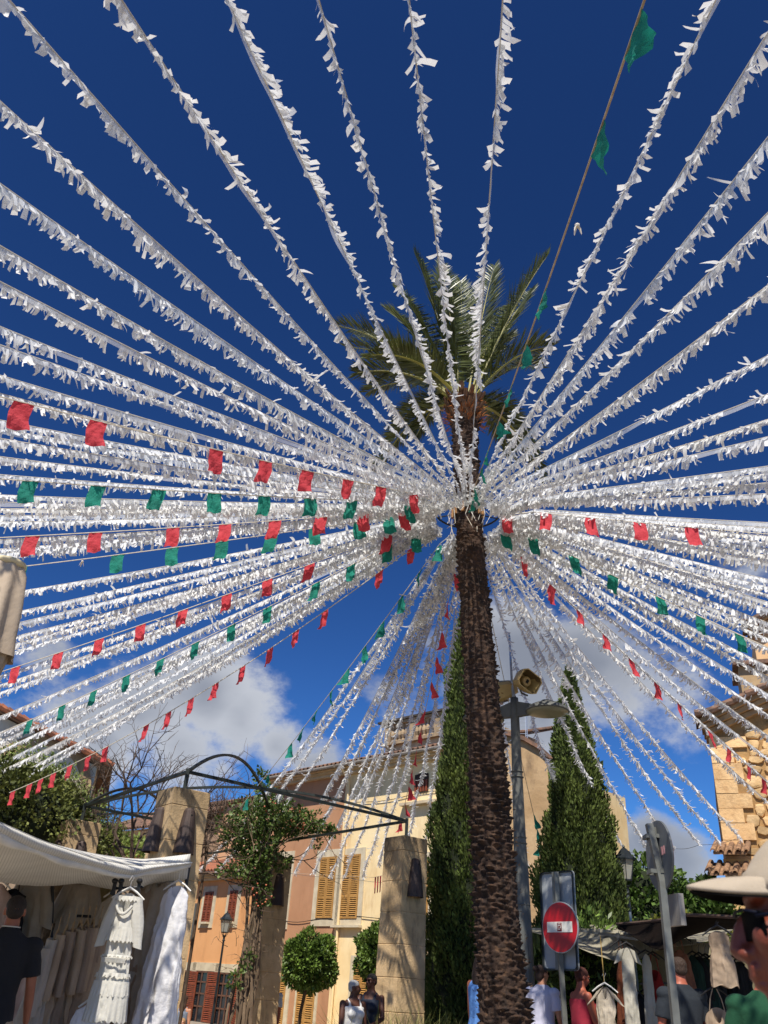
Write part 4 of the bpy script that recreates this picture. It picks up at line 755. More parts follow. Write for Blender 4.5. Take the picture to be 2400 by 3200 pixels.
# ================================================================ pergola
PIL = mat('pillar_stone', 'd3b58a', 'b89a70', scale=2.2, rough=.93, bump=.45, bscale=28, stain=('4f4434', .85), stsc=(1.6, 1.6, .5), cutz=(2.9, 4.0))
IRON = mat('dark_iron', '1d2320', '2a302c', scale=6, metal=.3, rough=.5); SCON = mat('sconce_metal', '4a3c36', '382d29', scale=5, metal=.3, rough=.6, stain=('5d4c42', .5))
PA = np.array([-.59, .81, 0]); PA /= np.linalg.norm(PA); PBv = np.array([-.81, -.59, 0]); PBv /= np.linalg.norm(PBv)
c3 = at(1262, 2608, 16.35) * [1, 1, 0]; c1 = at(545, 2455, 13.6) * [1, 1, 0]; c2_ = at(845, 2678, 20.3) * [1, 1, 0]; c0_ = at(222, 2556, 18.0) * [1, 1, 0]
PH_ = 3.9
def pillar(c, w, label, faces, sc_z=2.86):
    M = np.eye(4); M[:3, 0] = -PBv; M[:3, 1] = PA; M[:3, 3] = c; c = np.array(c) + PA * w / 2 - PBv * w / 2
    M[:3, 3] = np.array(c)
    t = thing('stone_pillar', label, 'pillar', c, 'pergola pillars'); b = MB(M); z = 0; i = 0
    while z < PH_ - .05:
        h = min(.52, PH_ - z); ww = w * (1 - .10 * z / PH_) * 1.03; j = .004 * hsh(i, w)
        q0 = w * (1.04 - .11 * z / PH_) / 2; q1 = w * (1.04 - .11 * (z + h) / PH_) / 2; e = .008
        b.loft([[(-q0 + e, -q0 + e, z), (q0 - e, -q0 + e, z), (q0 - e, q0 - e, z), (-q0 + e, q0 - e, z)], [(-q0 - j, -q0 - j, z + .012), (q0 + j, -q0 - j, z + .012), (q0 + j, q0 + j, z + .012), (-q0 - j, q0 + j, z + .012)],
                [(-q1 - j, -q1 - j, z + h - .01), (q1 + j, -q1 - j, z + h - .01), (q1 + j, q1 + j, z + h - .01), (-q1 - j, q1 + j, z + h - .01)], [(-q1 + e, -q1 + e, z + h), (q1 - e, -q1 + e, z + h), (q1 - e, q1 - e, z + h), (-q1 + e, q1 - e, z + h)]]); z += h; i += 1
    b.build('shaft', PIL, t)
    for fdir in faces:           # half-round metal wall lights, open downwards
        R = {'right': 0, 'left': math.pi / 2 * 3}[fdir]; Ml = M @ np.array(Matrix.Rotation(R, 4, 'Z')); s = MB(Ml); rings = []
        for z_, r in ((sc_z, .165), (sc_z + .2, .145), (sc_z + .45, .115), (sc_z + .62, .09), (sc_z + .66, .06)):
            y0 = -w * (1.04 - .11 * z_ / PH_) / 2 - .005; rings.append([(r * math.cos(a) * 1.0, y0 - r * 1.15 * math.sin(a), z_) for a in np.linspace(0, math.pi, 10)])
        s.loft(rings, closed=False); s.add(rings[-1], [tuple(range(10))]); rin = [[(x * .94, y0 + (y - y0) * .94, z_) for x, y, z_ in r_] for r_ in rings[:3]]; s.loft(rin, closed=False)
        so = s.build('wall_light', SCON, t); MB(Ml).ell((.0, y0 - .11, sc_z + .55), (.02, .012, .02), 8, 6).build('cable_hole', DARK, so)
    return M, c
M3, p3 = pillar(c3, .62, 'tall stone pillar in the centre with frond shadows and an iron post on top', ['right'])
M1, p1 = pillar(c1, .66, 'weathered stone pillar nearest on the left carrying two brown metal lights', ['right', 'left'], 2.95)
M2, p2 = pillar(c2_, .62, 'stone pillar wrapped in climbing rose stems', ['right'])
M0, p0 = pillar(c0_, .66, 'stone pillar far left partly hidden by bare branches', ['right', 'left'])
perg = thing('pergola_frame', 'dark iron pergola frame of curved bars standing on the four stone pillars', 'pergola', (p1 + p2) / 2 + [0, 0, PH_])
T = PH_ + .32; b = MB()
cor = [p3, p1, p0, p2]; crn = [np.array([c[0], c[1], T]) for c in cor]
for c in crn: MB().tube([c - [0, 0, .36], c + [0, 0, .05]], .042, 4).build('post', IRON, perg)
b = MB()
for i in range(4): b.tube([crn[i], crn[(i + 1) % 4]], .034, 4)
b.build('edge_bar', IRON, perg)
ctr = sum(crn) / 4; topc = ctr + [0, 0, 1.05]
def bow(a, c, rise, n=16): return [a + (c - a) * q + np.array([0, 0, rise * 4 * q * (1 - q)]) for q in np.linspace(0, 1, n)]
far = [crn[2] + PA * 4.75, crn[3] + PA * 4.75]
for (a_, c_, rs_) in ((crn[1], crn[3], .95), (crn[0], crn[2], .5), (crn[2], far[1], .95), (crn[3], far[0], .5)): MB().tube(bow(a_, c_, rs_, 24), .032, 4).build('diagonal_bow', IRON, perg)

# bars that run on from the nearest pillar towards the left edge, second bay
b = MB(); [b.tube([p_, q_], .034, 4) for p_, q_ in ((crn[2], far[0]), (crn[3], far[1]), (far[0], far[1]))]; b.build('far_edge_bar', IRON, perg)
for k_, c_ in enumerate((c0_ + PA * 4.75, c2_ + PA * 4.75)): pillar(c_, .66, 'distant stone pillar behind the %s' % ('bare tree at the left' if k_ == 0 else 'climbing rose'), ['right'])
# ================================================================ climbing rose on the far pillar
rose = thing('climbing_rose', 'climbing rose with twisted grey stems and leafy top on the pergola pillar', 'climber', (p2[0] - .3, p2[1] - .5, 0))
b = MB(); r_ = np.random.default_rng(4); bx = at(760, 3100, 19.2)
for i in range(15):
    x0 = bx[0] + r_.normal() * .13; y0 = bx[1] + r_.normal() * .1; pts = []
    tx = at(815 + r_.normal() * 22, 2700, 19.6); ph = r_.uniform(0, 6)
    for q in np.linspace(0, 1, 16):
        z = 3.95 * q; cx_ = x0 + (tx[0] - x0) * q ** .9; cy_ = y0 + (tx[1] - y0) * q; w_ = .09 * math.sin(math.pi * min(q * 1.2, 1))
        pts.append([cx_ + w_ * math.sin(ph + q * 7), cy_ + w_ * math.cos(ph + q * 6), z])
    b.tube(pts, [.04 * (1 - .5 * q) * r_.uniform(.6, 1) for q in np.linspace(0, 1, 16)], 6)
def twig(p, d, l, r, k):
    pts = [p]
    for s_ in range(4): d = d + r_.normal(size=3) * .25; d /= np.linalg.norm(d); p = p + d * l / 4; pts.append(p)
    b.tube(pts, [r, r * .8, r * .65, r * .5, r * .35], 4, cap=False)
    if k: 
        for s_ in range(2 + int(r_.random() < .5)): twig(pts[r_.integers(2, 5)], d + r_.normal(size=3) * .6, l * .65, r * .6, k - 1)
for (x, y, D_) in [(700, 2520, 19), (760, 2500, 19.5), (860, 2480, 20), (930, 2540, 20), (1010, 2560, 19.6), (700, 2620, 19), (650, 2560, 18.8), (1020, 2590, 19.8), (840, 2540, 21), (690, 2760, 19)]:
    s0_ = at(815, 2690, 19.6); e_ = at(x, y, D_); twig(s0_, (e_ - s0_) / np.linalg.norm(e_ - s0_), np.linalg.norm(e_ - s0_) * .95, .022, 2)
for i in range(14):
    s0_ = at(770 + r_.normal() * 25, r_.uniform(2850, 3080), 19.3); twig(s0_, np.array([r_.normal(), -.3, .5]), .35, .008, 1)
b.build('stem', mat('rose_stem', '7a6650', '594837', scale=9, rough=.9, bump=.5, stretch=(1, 1, .3)), rose)
Ps = []; Ds = []
for (x, y, D_, R, n, sq) in [(800, 2560, 19.6, .55, 1500, (1.2, 1, .8)), (870, 2560, 19.8, .55, 1500, (1.2, 1, .8)), (940, 2570, 19.8, .42, 950, (1.3, 1, .7)), (800, 2640, 19.5, .5, 1300, (1, 1, .9)), (730, 2610, 19.2, .32, 420, (1, 1, 1)), (1000, 2585, 19.8, .22, 240, (1.5, 1, .5)), (835, 2490, 20, .3, 380, (1, 1, .9)), (812, 2430, 20.2, .2, 160, (.8, 1, 1.2)),
      (800, 2720, 19.4, .36, 700, (.9, .8, 1.2)), (760, 2700, 19.2, .3, 300, (1, .8, 1)), (820, 2790, 19.4, .25, 260, (.8, .6, 1.2)), (1035, 2600, 19.8, .12, 90, (1, 1, 1.2)), (990, 2635, 19.8, .1, 50, (1, 1, 1)), (720, 2720, 19, .22, 140, (1.6, 1, .6)), (880, 2690, 19.9, .22, 260, (1, 1, 1)), (735, 3060, 19.1, .16, 90, (1, 1, 1)), (775, 3000, 19.1, .15, 60, (1, 1, 1.4)), (700, 2560, 19, .2, 60, (1, 1, 1))]:
    p, d = crown_points(at(x, y, D_), R, n, sq, lo=.2, thr=-.12, amp=.5, clump=3); Ps.append(p); Ds.append(d)
V, Fc = leaves(np.concatenate(Ps), np.concatenate(Ds), .078, .34); mesh_obj('leaves', V, Fc, mat('rose_leaf', '5e7030', '3f5422', scale=3, rough=.55, island=.4, trans=.2), rose)['kind'] = 'stuff'
Ps = np.concatenate([crown_points(at(x, y, D_), .25, 14, lo=.3, thr=-1)[0] for x, y, D_ in [(930, 2560, 19.5), (850, 2530, 19.5), (815, 2795, 19.1)]]); b = MB()
for p in Ps: b.ell(p, (.022, .022, .022), 6, 4)
b.build('rose_hip', mat('rose_hip', 'b5542a', rough=.5), rose, kind='stuff')
# ================================================================ double street lamp with loudspeakers
LD = 13.6; lb = at(1650, 3150, LD); lt = at(1607, 2185, LD); GREY = mat('lamp_grey', '5f605c', '50514d', scale=5, rough=.6, metal=0.); 
lp = thing('street_lamp', 'tall grey tapering street lamp post with shallow dish lamps right of the palm', 'street lamp', (lb[0], lb[1], 0))
def lpos(z): q = z / lt[2]; return np.array([lb[0] + (lt[0] - lb[0]) * q, lb[1] + (lt[1] - lb[1]) * q, z])
b = MB(); zz = [0, 1.0, 2.0, 3.0, lt[2] * .62, lt[2] - .15, lt[2] + .02]; rr = [.15, .135, .122, .108, .095, .070, .066]; nfl = 28
b.loft([[lpos(z) + np.array([math.cos(a) * r * (1 + (.05 * math.cos(14 * a) if z < 3.2 else 0)), math.sin(a) * r * (1 + (.05 * math.cos(14 * a) if z < 3.2 else 0)), 0]) for a in np.linspace(0, 2 * math.pi, 56, endpoint=False)] for z, r in zip(zz, rr)])
b.build('pole', GREY, lp, smooth=True)
for zf, r in ((.615, .098), (.60, .102), (.79, .09), (.775, .092), (.45, .112)): p = lpos(lt[2] * zf); MB().lathe([(r, -.012), (r + .012, 0), (r, .012)], p, 20, False).build('collar', GREY, lp)
ang = math.atan2(at(1722, 2230, LD)[1] - lt[1], at(1722, 2230, LD)[0] - lt[0])
hr_c = at(1710, 2222, 13.35); ad = (hr_c - lt) * [1, 1, 0]; ad /= np.linalg.norm(ad); 
def lamp_head(c, dirv):
    p0_ = lpos(lt[2] - .18); h = MB(); h.hexa([p0_ + v for v in ()]) if False else None
    sdv = np.array([-dirv[1], dirv[0], 0]); a = MB(); w = .035; e = c - dirv * .26 + [0, 0, .08]; s_ = p0_ + dirv * .05
    P8 = []
    for pt, th in ((s_, .13), (e, .085)):
        for sg_ in (-1, 1):
            for v in (-1, 1): P8.append(pt + sdv * w * sg_ + np.array([0, 0, th * v]))
    P8 = [P8[0], P8[1], P8[2], P8[3], P8[4], P8[5], P8[6], P8[7]]; a.hexa(P8); a.build('arm', GREY, lp)
    a = MB(); a.lathe([(.34, 0), (.355, .012), (.345, .035), (.30, .085), (.20, .135), (.12, .16), (.09, .19), (.0, .2)], c, 32); o = a.build('lamp_head', GREY, lp, smooth=True)
    a = MB(); a.lathe([(.0, -.05), (.12, -.045), (.24, -.03), (.33, -.004), (.33, .0)], c, 32); a.build('diffuser', mat('lamp_diffuser', '8f8d78', '827f6b', scale=3, rough=.35), o, smooth=True)
lamp_head(hr_c + [0, 0, -.02], ad); lamp_head(lt * 2 - hr_c + [0, 0, 0] - [0, 0, (lt[2] - hr_c[2]) * 0] + np.array([0, 0, hr_c[2] - lt[2]]) * 2 + [0, 0, -.02], -ad)
rod = at(1592, 1990, LD); MB().tube([lt, at(1600, 2140, LD), rod, at(1590, 1975, LD)], [.035, .022, .018, .006], 8).build('rod', mat('galvanised', 'a9adad', '8f9393', scale=8, metal=.6, rough=.4), lp)
HORN = mat('horn_beige', 'b49c66', 'a08756', scale=4, rough=.55); HIN = mat('horn_inside', '6e5c3a', '5b4b2f', scale=4, rough=.6)
def horn(c, az, tilt, label, s=1.0):
    M = xf(c, az, tilt, math.radians(-24), s); t = thing('loudspeaker', label, 'loudspeaker', c, 'horn loudspeakers on the street lamp')
    def oc(w, h, y, ch=.32): return [(-w, y, -h * (1 - ch)), (-w, y, h * (1 - ch)), (-w * (1 - ch), y, h), (w * (1 - ch), y, h), (w, y, h * (1 - ch)), (w, y, -h * (1 - ch)), (w * (1 - ch), y, -h), (-w * (1 - ch), y, -h)]
    b = MB(M); b.loft([oc(.10, .08, -.19), oc(.15, .12, -.10), oc(.155, .125, -.09), oc(.19, .15, .05), oc(.20, .16, .17), oc(.185, .145, .17), oc(.12, .10, -.06)], cap=True); b.build('housing', HORN, t)
    b = MB(M); b.loft([oc(.184, .144, .168), oc(.125, .10, -.055)], cap=False); b.build('mouth', HIN, t)
    b = MB(M @ np.array(Matrix.Rotation(math.radians(-90), 4, 'X'))); b.lathe([(.0, -.05), (.085, -.05), (.085, .05), (.07, .07), (.03, .075)], (0, 0, 0), 20); b.build('driver', HORN, t)
    MB(M).box((0, .08, 0), (.045, .01, .06)).build('driver_slot', DARK, t); MB(M).tube([(0, -.1, -.1), (-.1, -.1, -.16), (-.22, -.12, -.12)], .016, 6).build('bracket', GREY, t)
horn(at(1640, 2130, 13.3), math.radians(158), math.radians(-14), 'beige square horn loudspeaker with its mouth facing the viewer on the lamp post')
horn(at(1580, 2155, 13.75), math.radians(285), math.radians(-14), 'pale horn loudspeaker turned away behind the palm trunk edge', 1.05)
# ================================================================ lantern lamps
LANT = mat('lantern_black', '23282a', '30363a', scale=5, metal=.4, rough=.45); LGL = mat('lantern_glass', 'cfcec2', 'bdbcb0', scale=2, rough=.25, trans=.35, alpha=.8); LPOLE = mat('lantern_pole', '5b6464', '4c5555', scale=5, metal=.3, rough=.5)
def lantern(top, foot, D_, s, label, polem):
    t0 = at(top[0], top[1], D_); f0 = at(foot[0], foot[1], D_); dl_ = (f0 - t0) / (t0[2] - f0[2]); base = t0 + dl_ * t0[2]; t = thing('lantern_post', label, 'street lamp', base, 'old style lantern posts'); z = t0[2]
    c = t0 - [0, 0, .80 * s]; hexr = lambda r, z_: [(c[0] + r * s * math.cos(a), c[1] + r * s * math.sin(a), c[2] + z_ * s) for a in [math.pi / 3 * k + .3 for k in range(6)]]
    MB().tube([base, base + (c - base) * .3, c + [0, 0, .02]], [.06 * s, .045 * s, .034 * s], 10).build('pole', polem, t)
    b = MB(); b.lathe([(.034 * s, -.16 * s), (.06 * s, -.13 * s), (.035 * s, -.1 * s), (.04 * s, -.03 * s), (.075 * s, 0), (.04 * s, .03 * s)], c, 12)
    for a in [math.pi / 3 * k + .3 for k in range(6)]: b.tube([(c[0] + .03 * math.cos(a), c[1] + .03 * math.sin(a), c[2]), (c[0] + .10 * s * math.cos(a), c[1] + .10 * s * math.sin(a), c[2] + .06 * s), (c[0] + .12 * s * math.cos(a), c[1] + .12 * s * math.sin(a), c[2] + .12 * s)], .009 * s, 4)
    b.loft([hexr(.125, .10), hexr(.13, .13)]); 
    for k in range(6): b.tube([hexr(.125, .12)[k], hexr(.195, .50)[k]], .009 * s, 4)
    fr_ = b.build('lantern_frame', LANT, t); MB().loft([hexr(.118, .13), hexr(.188, .50)]).build('glass', LGL, fr_)
    b = MB(); b.loft([hexr(.24, .50), hexr(.24, .525), hexr(.16, .60), hexr(.12, .66), hexr(.06, .72), hexr(.03, .74)]); b.lathe([(.02 * s, .73 * s), (.03 * s, .76 * s), (.012 * s, .80 * s)], c, 8); b.build('cap', LANT, fr_)
    MB().lathe([(.03 * s, .16 * s), (.03 * s, .36 * s), (.01 * s, .4 * s)], c, 8).build('bulb', PL, fr_)
lantern((1948, 2640), (1975, 2885), 19.0, 1.0, 'black hexagonal lantern on a pale post between cypress and round sign', LPOLE)
lantern((712, 2846), (685, 3035), 28.0, .86, 'black hexagonal lantern post before the orange house', LANT)
# wall bracket lamp of the orange house
bp_ = F2.sz(500 + 410 / 3.6875, 2600 + 1030 / 3.6875); b = MB(F2.M); b.box((bp_[0], -.06, bp_[1]), (.12, .12, 1.3)); b.box((bp_[0] - .35, -.30, bp_[1] + .45), (.7, .07, .08)); b.tube([(bp_[0], -.1, bp_[1] - .5), (bp_[0] - .3, -.28, bp_[1] - .1), (bp_[0] - .62, -.3, bp_[1] + .42)], .035, 6)
b.build('wall_bracket', GREY, label='grey iron bracket on the orange wall beside the white dress', cat='bracket')
# dark slim post before the cream house
pb = at(1378, 3190, 20.5); pt_ = at(1380, 2935, 20.5)
sp = thing('slim_post', 'slim dark post with collar between near pillar and cypress', 'post', (pb[0], pb[1], 0)); MB().tube([(pb[0], pb[1], 0), (pb[0], pb[1], 1.35), pt_ - [0, 0, .3]], [.06, .055, .045], 10).build('pole', LANT, sp)
MB().lathe([(.05, -.06), (.085, -.03), (.085, .03), (.05, .06)], (pb[0], pb[1], 2.5), 12).build('collar', LANT, sp); MB().tube([pt_ - [0, 0, .3], pt_ + [0, 0, 2.2]], [.045, .035], 8).build('upper_pole', LANT, sp)
# ================================================================ road signs
SB = mat('sign_back', 'a3a7a9', '92979a', scale=2, metal=0, rough=.45, stain=('565b5e', .4)); SRED = mat('sign_red', 'b3121c', 'a51019', scale=2, rough=.35, stain=('8c2126', .35)); SWH = mat('sign_white', 'd7d5cd', 'cbc9c0', scale=2, rough=.35); POST = mat('zinc_post', '6f706a', '5c5d58', scale=6, metal=0, rough=.4, stain=('5a5e60', .5))
def disc(M, r, y0, y1, n=48): return MB(M @ np.array(Matrix.Rotation(math.radians(90), 4, 'X'))).lathe([(r, -y1), (r, -y0)], (0, 0, 0), n)
sc_ = at(1750, 2897, 12.3); saz = math.radians(180 + 42 + 12)   # heading the sign faces
ne = thing('no_entry_sign', 'round red no entry sign with white bar and a small sticker on a grey post', 'road sign', (sc_[0] + .02, sc_[1] + .1, 0))
Ms = xf(sc_, saz - math.pi)         # local -Y is the face
sb_ = at(1765, 3190, 12.5); MB().tube([(sb_[0] + .05, sb_[1], 0), sb_, at(1752, 3000, 12.45), at(1737, 2725, 12.45)], .042, 4).build('post', POST, ne)
def dsk(M, r, ya, yb, name, m, parent, n=48):
    b = MB(M); b.loft([[(r * math.cos(a), ya, r * math.sin(a)) for a in np.linspace(0, 2 * math.pi, n, endpoint=False)], [(r * math.cos(a), yb, r * math.sin(a)) for a in np.linspace(0, 2 * math.pi, n, endpoint=False)]]); return b.build(name, m, parent)
dsk(Ms, .305, -.002, .02, 'rim', SB, ne); dk = dsk(Ms, .295, -.006, .0, 'disc', SRED, ne)
MB(Ms).box((0, -.008, 0), (.43, .006, .125)).build('white_bar', SWH, dk)
stk = MB(Ms).box((.0, -.013, -.0), (.075, .004, .10)).build('sticker', mat('sticker_red', '7d1f28', '5e1920', scale=30, rough=.5), dk)
b = MB(Ms); b.box((0, -.0165, .036), (.05, .002, .008)); b.box((-.02, -.0165, -.002), (.008, .002, .045)); b.box((.004, -.0165, .016), (.04, .002, .008)); b.box((.016, -.0165, -.012), (.024, .002, .008)); b.box((.024, -.0165, -.002), (.008, .002, .02)); b.box((-.002, -.0165, -.028), (.04, .002, .008)); b.build('sticker_emblem', SWH, dk)
pc_ = at(1733, 2872, 12.45); Mp = xf(pc_ , saz - math.pi)
def rrect(w, h, r, n=5):
    o = []
    for (cx_, cz_, a0) in ((w - r, h - r, 0), (-w + r, h - r, 1), (-w + r, -h + r, 2), (w - r, -h + r, 3)):
        for k in range(n): a = (a0 + k / (n - 1)) * math.pi / 2; o.append((cx_ + r * math.cos(a), cz_ + r * math.sin(a)))
    return o
pn = thing('sign_panel', 'blank grey upright rectangular sign panel seen from behind the no entry disc', 'road sign', pc_)
MB(Mp).loft([[(x, y, z) for x, z in rrect(.30, .60, .05)] for y in (.085, .10)]).build('panel', SB, pn)
b = MB(Mp); b.loft([[(x, y, z) for x, z in rrect(.30, .60, .05)] for y in (.06, .085)] + [[(x, y, z) for x, z in rrect(.28, .58, .04)] for y in (.085, .06)], cap=False); b.build('folded_edge', mat('sign_edge', '4a5054', metal=.4, rough=.5), pn)
MB(Mp).box((.0, .055, .0), (.10, .04, 1.18)).build('rail', POST, pn)
# the round sign seen edge-on at the right
rb = at(2112, 3195, 8.6); rc = at(2058, 2672, 8.6); rp = thing('round_sign', 'round road sign seen from its grey back edge on with bracket and post', 'road sign', (rb[0], rb[1], 0))
MB().tube([(rb[0] + .06, rb[1], 0), rb, at(2082, 2900, 8.6), at(2068, 2755, 8.6), at(2028, 2575, 8.62)], .043, 4).build('post', POST, rp)
Mr = xf(at(2040, 2672, 8.64), math.radians(18.8 + 68), 0, math.radians(-4)); dsk(Mr, .31, .055, .075, 'disc', mat('sign_back_dark', '5f6264', '525557', scale=2, rough=.5), rp); dsk(Mr, .30, .075, .08, 'face', SRED, rp)
b = MB(Mr)
for z in (-.15, .16): b.box((0, .04, z), (.16, .03, .035)); b.box((0, -.05, z), (.11, .02, .035)); b.box((-.052, -.005, z), (.012, .1, .035)); b.box((.052, -.005, z), (.012, .1, .035))
b.box((0, .045, 0), (.05, .02, .5)); b.build('bracket', POST, rp)
b = MB(Mr); b.box((.1, .052, .02), (.03, .004, .07)); b.box((.15, .052, .02), (.03, .004, .07)); b.build('sticker', mat('sticker_pink', 'c08a88', rough=.5), rp)
bxs = MB(xf(at(2095, 2845, 8.7), math.radians(18.8 + 62))).box((0, .02, 0), (.36, .05, .26)); bo = bxs.build('plate_sign', mat('plate_grey', '9a958e', '7f7b76', scale=4, rough=.5, stain=('5f5650', .5)), label='small grey rectangular plate sign edge on below the round sign', cat='road sign')
# ================================================================ closed parasol at the left edge
uc = at(24, 1775, 5.6); UC = mat('parasol_cloth', 'b7a58f', 'a5937e', scale=3, rough=.9, bump=.2); pz = uc[2]
um = thing('closed_parasol', 'folded beige parasol hanging in pleats at the left edge', 'parasol', (uc[0], uc[1], 0)); MB().tube([(uc[0], uc[1], 0), (uc[0], uc[1], pz)], .028, 10).build('pole', mat('parasol_pole', '5a5148', rough=.5), um)
def pleat(c, prof, n=7, amp=.18, ph=0., m=56, tw=.0):
    rings = []
    for z, r in prof: rings.append([(c[0] + r * (1 + amp * math.cos(n * a + ph + tw * z) + .06 * math.sin(3 * a + z * 4)) * math.cos(a), c[1] + r * (1 + amp * math.cos(n * a + ph + tw * z)) * math.sin(a), z + .03 * amp * math.sin(n * a)) for a in np.linspace(0, 2 * math.pi, m, endpoint=False)])
    return rings
h_ = lambda y: at(15, y, 5.6)[2]
b = MB(); b.loft(pleat((uc[0], uc[1]), [(h_(1772), .10), (h_(1800), .125), (h_(1900), .155), (h_(2000), .175), (h_(2060), .20)], amp=.10), cap=False); b.loft(pleat((uc[0], uc[1]), [(h_(1990), .15), (h_(2060), .15), (h_(2150), .125), (h_(2230), .10), (h_(2330), .085), (h_(2600), .10)], n=8, amp=.16), cap=False); b.build('canopy', UC, um, smooth=True)
MB().lathe([(.095, -.02), (.115, 0), (.11, .02), (.06, .03)], (uc[0], uc[1], pz + .02), 24).build('cap', mat('parasol_cap', 'ccbd97', rough=.6), um, smooth=True)
# ================================================================ feathery grass before the centre pillar
gb = at(1270, 3190, 15.2); P = []; D = []; V = []
for i in range(700):
    x = gb[0] + rng.normal() * .55; y = gb[1] + rng.uniform(-.3, .35); l = rng.uniform(.5, 1.35) ; d = np.array([rng.normal() * .32, rng.normal() * .2, 1.]); d /= np.linalg.norm(d); s = np.cross(d, [0, 1, .2]); s /= np.linalg.norm(s); w = .006; p = np.array([x, y, .0]); m_ = p + d * l * .6; e = p + d * l + np.array([d[0] * .35, d[1] * .3, -.1]) * l
    V += [p + s * w, p - s * w, m_ - s * w * .7, m_ + s * w * .7, m_ + s * w * .7, m_ - s * w * .7, e - s * .0008, e + s * .0008]
V = np.array(V); gr = mesh_obj('ornamental_grass', V, np.arange(len(V)).reshape(-1, 4), mat('grass_blade', '7c8a3d', 'a39a58', scale=4, rough=.7, island=.3, trans=.2), loc=(gb[0], gb[1], 0)); tag(gr, 'feathery ornamental grass at the foot of the centre pillar', 'grass', kind='stuff')
# ================================================================ garments
def cloth(name, c, c2=None, **k): return mat(name, c, c2 or c, scale=k.pop('scale', 5), rough=.9, bump=k.pop('bump', .25), bscale=k.pop('bscale', 30), trans=k.pop('trans', .18), **k)
WOODH = mat('hanger_wood', 'a98a62', rough=.5); WHH = mat('hanger_white', 'cfccc4', rough=.4); BLH = mat('hanger_black', '141414', rough=.4)
def garment(name, label, cat, top, az, H, prof, m, folds=9, amp=.06, neck=None, sleeves=None, hang=WHH, seed=0, group=None, straps=False, sway=0., extra=None, hook=.12, flat=.35, frill=None):
    """hollow hanging garment. prof = [(fraction of height, half width)], top = shoulder line centre; az = heading the front faces"""
    r_ = np.random.default_rng(seed); M = xf(top, az - math.pi); t = thing(name, label, cat, top, group); n = 96; rings = []; nz_ = 48
    ph = r_.uniform(0, 6, 4)
    for i in range(nz_):
        v = i / (nz_ - 1); w = np.interp(v, [p[0] for p in prof], [p[1] for p in prof]); d = w * flat * (.55 + .6 * v) + .015; row = []
        for j in range(n):
            a = 2 * math.pi * j / n; f = amp * (.15 + .85 * min(1, v * 1.5)) * (math.sin(folds * a + ph[0] + 1.2 * math.sin(v * 3 + ph[1])) + .5 * math.sin((folds * 2 + 1) * a + ph[2] + v * 2) + .35 * math.sin(3 * a + ph[3] + v * 7))
            x = w * math.cos(a) * (1 + f * .3) + sway * v; y = d * math.sin(a) * (1 + f) + f * .25 * w * (1 if math.sin(a) > 0 else -1)
            z = -H * v; sh = abs(math.cos(a))
            if v < .10: z -= .055 * (sh ** 2) * (1 - v * 10) * 1.0 - (0 if neck is None else 0); 
            if neck and v < .16 and math.sin(a) < 0: z -= neck * max(0, 1 - (math.cos(a) / .55) ** 2) * (1 - v / .16)
            if i == nz_ - 1: z += .012 * math.sin(5 * a + ph[1])
            nz1 = mnoise.noise(Vector((x * 9, y * 9 + seed, z * 5))); nz2_ = mnoise.noise(Vector((x * 24 + seed, y * 20, z * 16))); row.append((x + .008 * nz2_, y + (.030 * nz1 + .014 * nz2_) * min(1, v * 4), z))
        rings.append(row)
    b = MB(M); b.loft(rings, cap=False); body = b.build('body', m, t, smooth=True)
    if sleeves:
        ln, r0, r1, ang, puff = sleeves
        for s in (-1, 1):
            w0 = np.interp(.05, [p[0] for p in prof], [p[1] for p in prof]); rr = []
            for k in range(12):
                q = k / 11; cx_ = s * (w0 * .86 + math.sin(ang) * ln * q); cz_ = -.03 - math.cos(ang) * ln * q; r = (r0 + (r1 - r0) * q) * (1 + puff * math.sin(math.pi * q) ** 2)
                rr.append([(cx_ + math.cos(ang) * s * r * math.cos(a) * (1 + .10 * math.sin(5 * a + q * 4)), -.01 + r * .6 * math.sin(a) * (1 + .15 * math.sin(4 * a + ph[2])), cz_ + math.sin(ang) * -r * math.cos(a) * 1.0) for a in np.linspace(0, 2 * math.pi, 18, endpoint=False)])
            sb_ = MB(M); sb_.loft(rr, cap=False); sb_.build('sleeve', m, t, smooth=True)
    if straps:
        w0 = prof[0][1]; sb_ = MB(M)
        for s in (-1, 1): sb_.tube([(s * w0 * .75, 0, -.03), (s * w0 * .55, 0, .08), (s * .02, 0, .17)], .006, 5)
        sb_.build('strap', m, t)
    if frill:
        for fi, (v, h, out) in enumerate(frill):
            w = np.interp(v, [p[0] for p in prof], [p[1] for p in prof]); d = w * flat * (.55 + .6 * v) + .015; rr = []
            for k in range(7):
                q = k / 6; rr.append([((w + .012 + out * q) * math.cos(a) * (1 + .03 * q * math.sin(17 * a + fi)) + sway * v, (d + .014 + out * q) * math.sin(a) * (1 + .12 * q * math.sin(23 * a + fi) + .1 * q * math.sin(9 * a)), -H * v - h * q + (.01 * math.sin(23 * a) if k == 6 else 0)) for a in np.linspace(0, 2 * math.pi, 110, endpoint=False)])
            f_ = MB(M); f_.loft(rr, cap=False); f_.build('frill', m, t, smooth=True)
    if hang is not None:
        h = MB(M); w0 = prof[0][1] * 1.0; w1 = max(w0 * 1.2, .15); zt = .16 if straps else .015
        h.tube([(-w1, 0, -.05 + (zt - .015)), (-w1 * .5, 0, zt - .01), (0, 0, zt + .03), (w1 * .5, 0, zt - .01), (w1, 0, -.05 + (zt - .015))], [.008, .010, .012, .010, .008], 6)
        h.tube([(0, 0, zt + .03), (0, 0, zt + .03 + hook * .5), (.02, 0, zt + .03 + hook * .8), (.0, 0, zt + .03 + hook), (-.02, 0, zt + hook * .85)], .003, 5); h.build('hanger', hang, t)
    return t, M, body
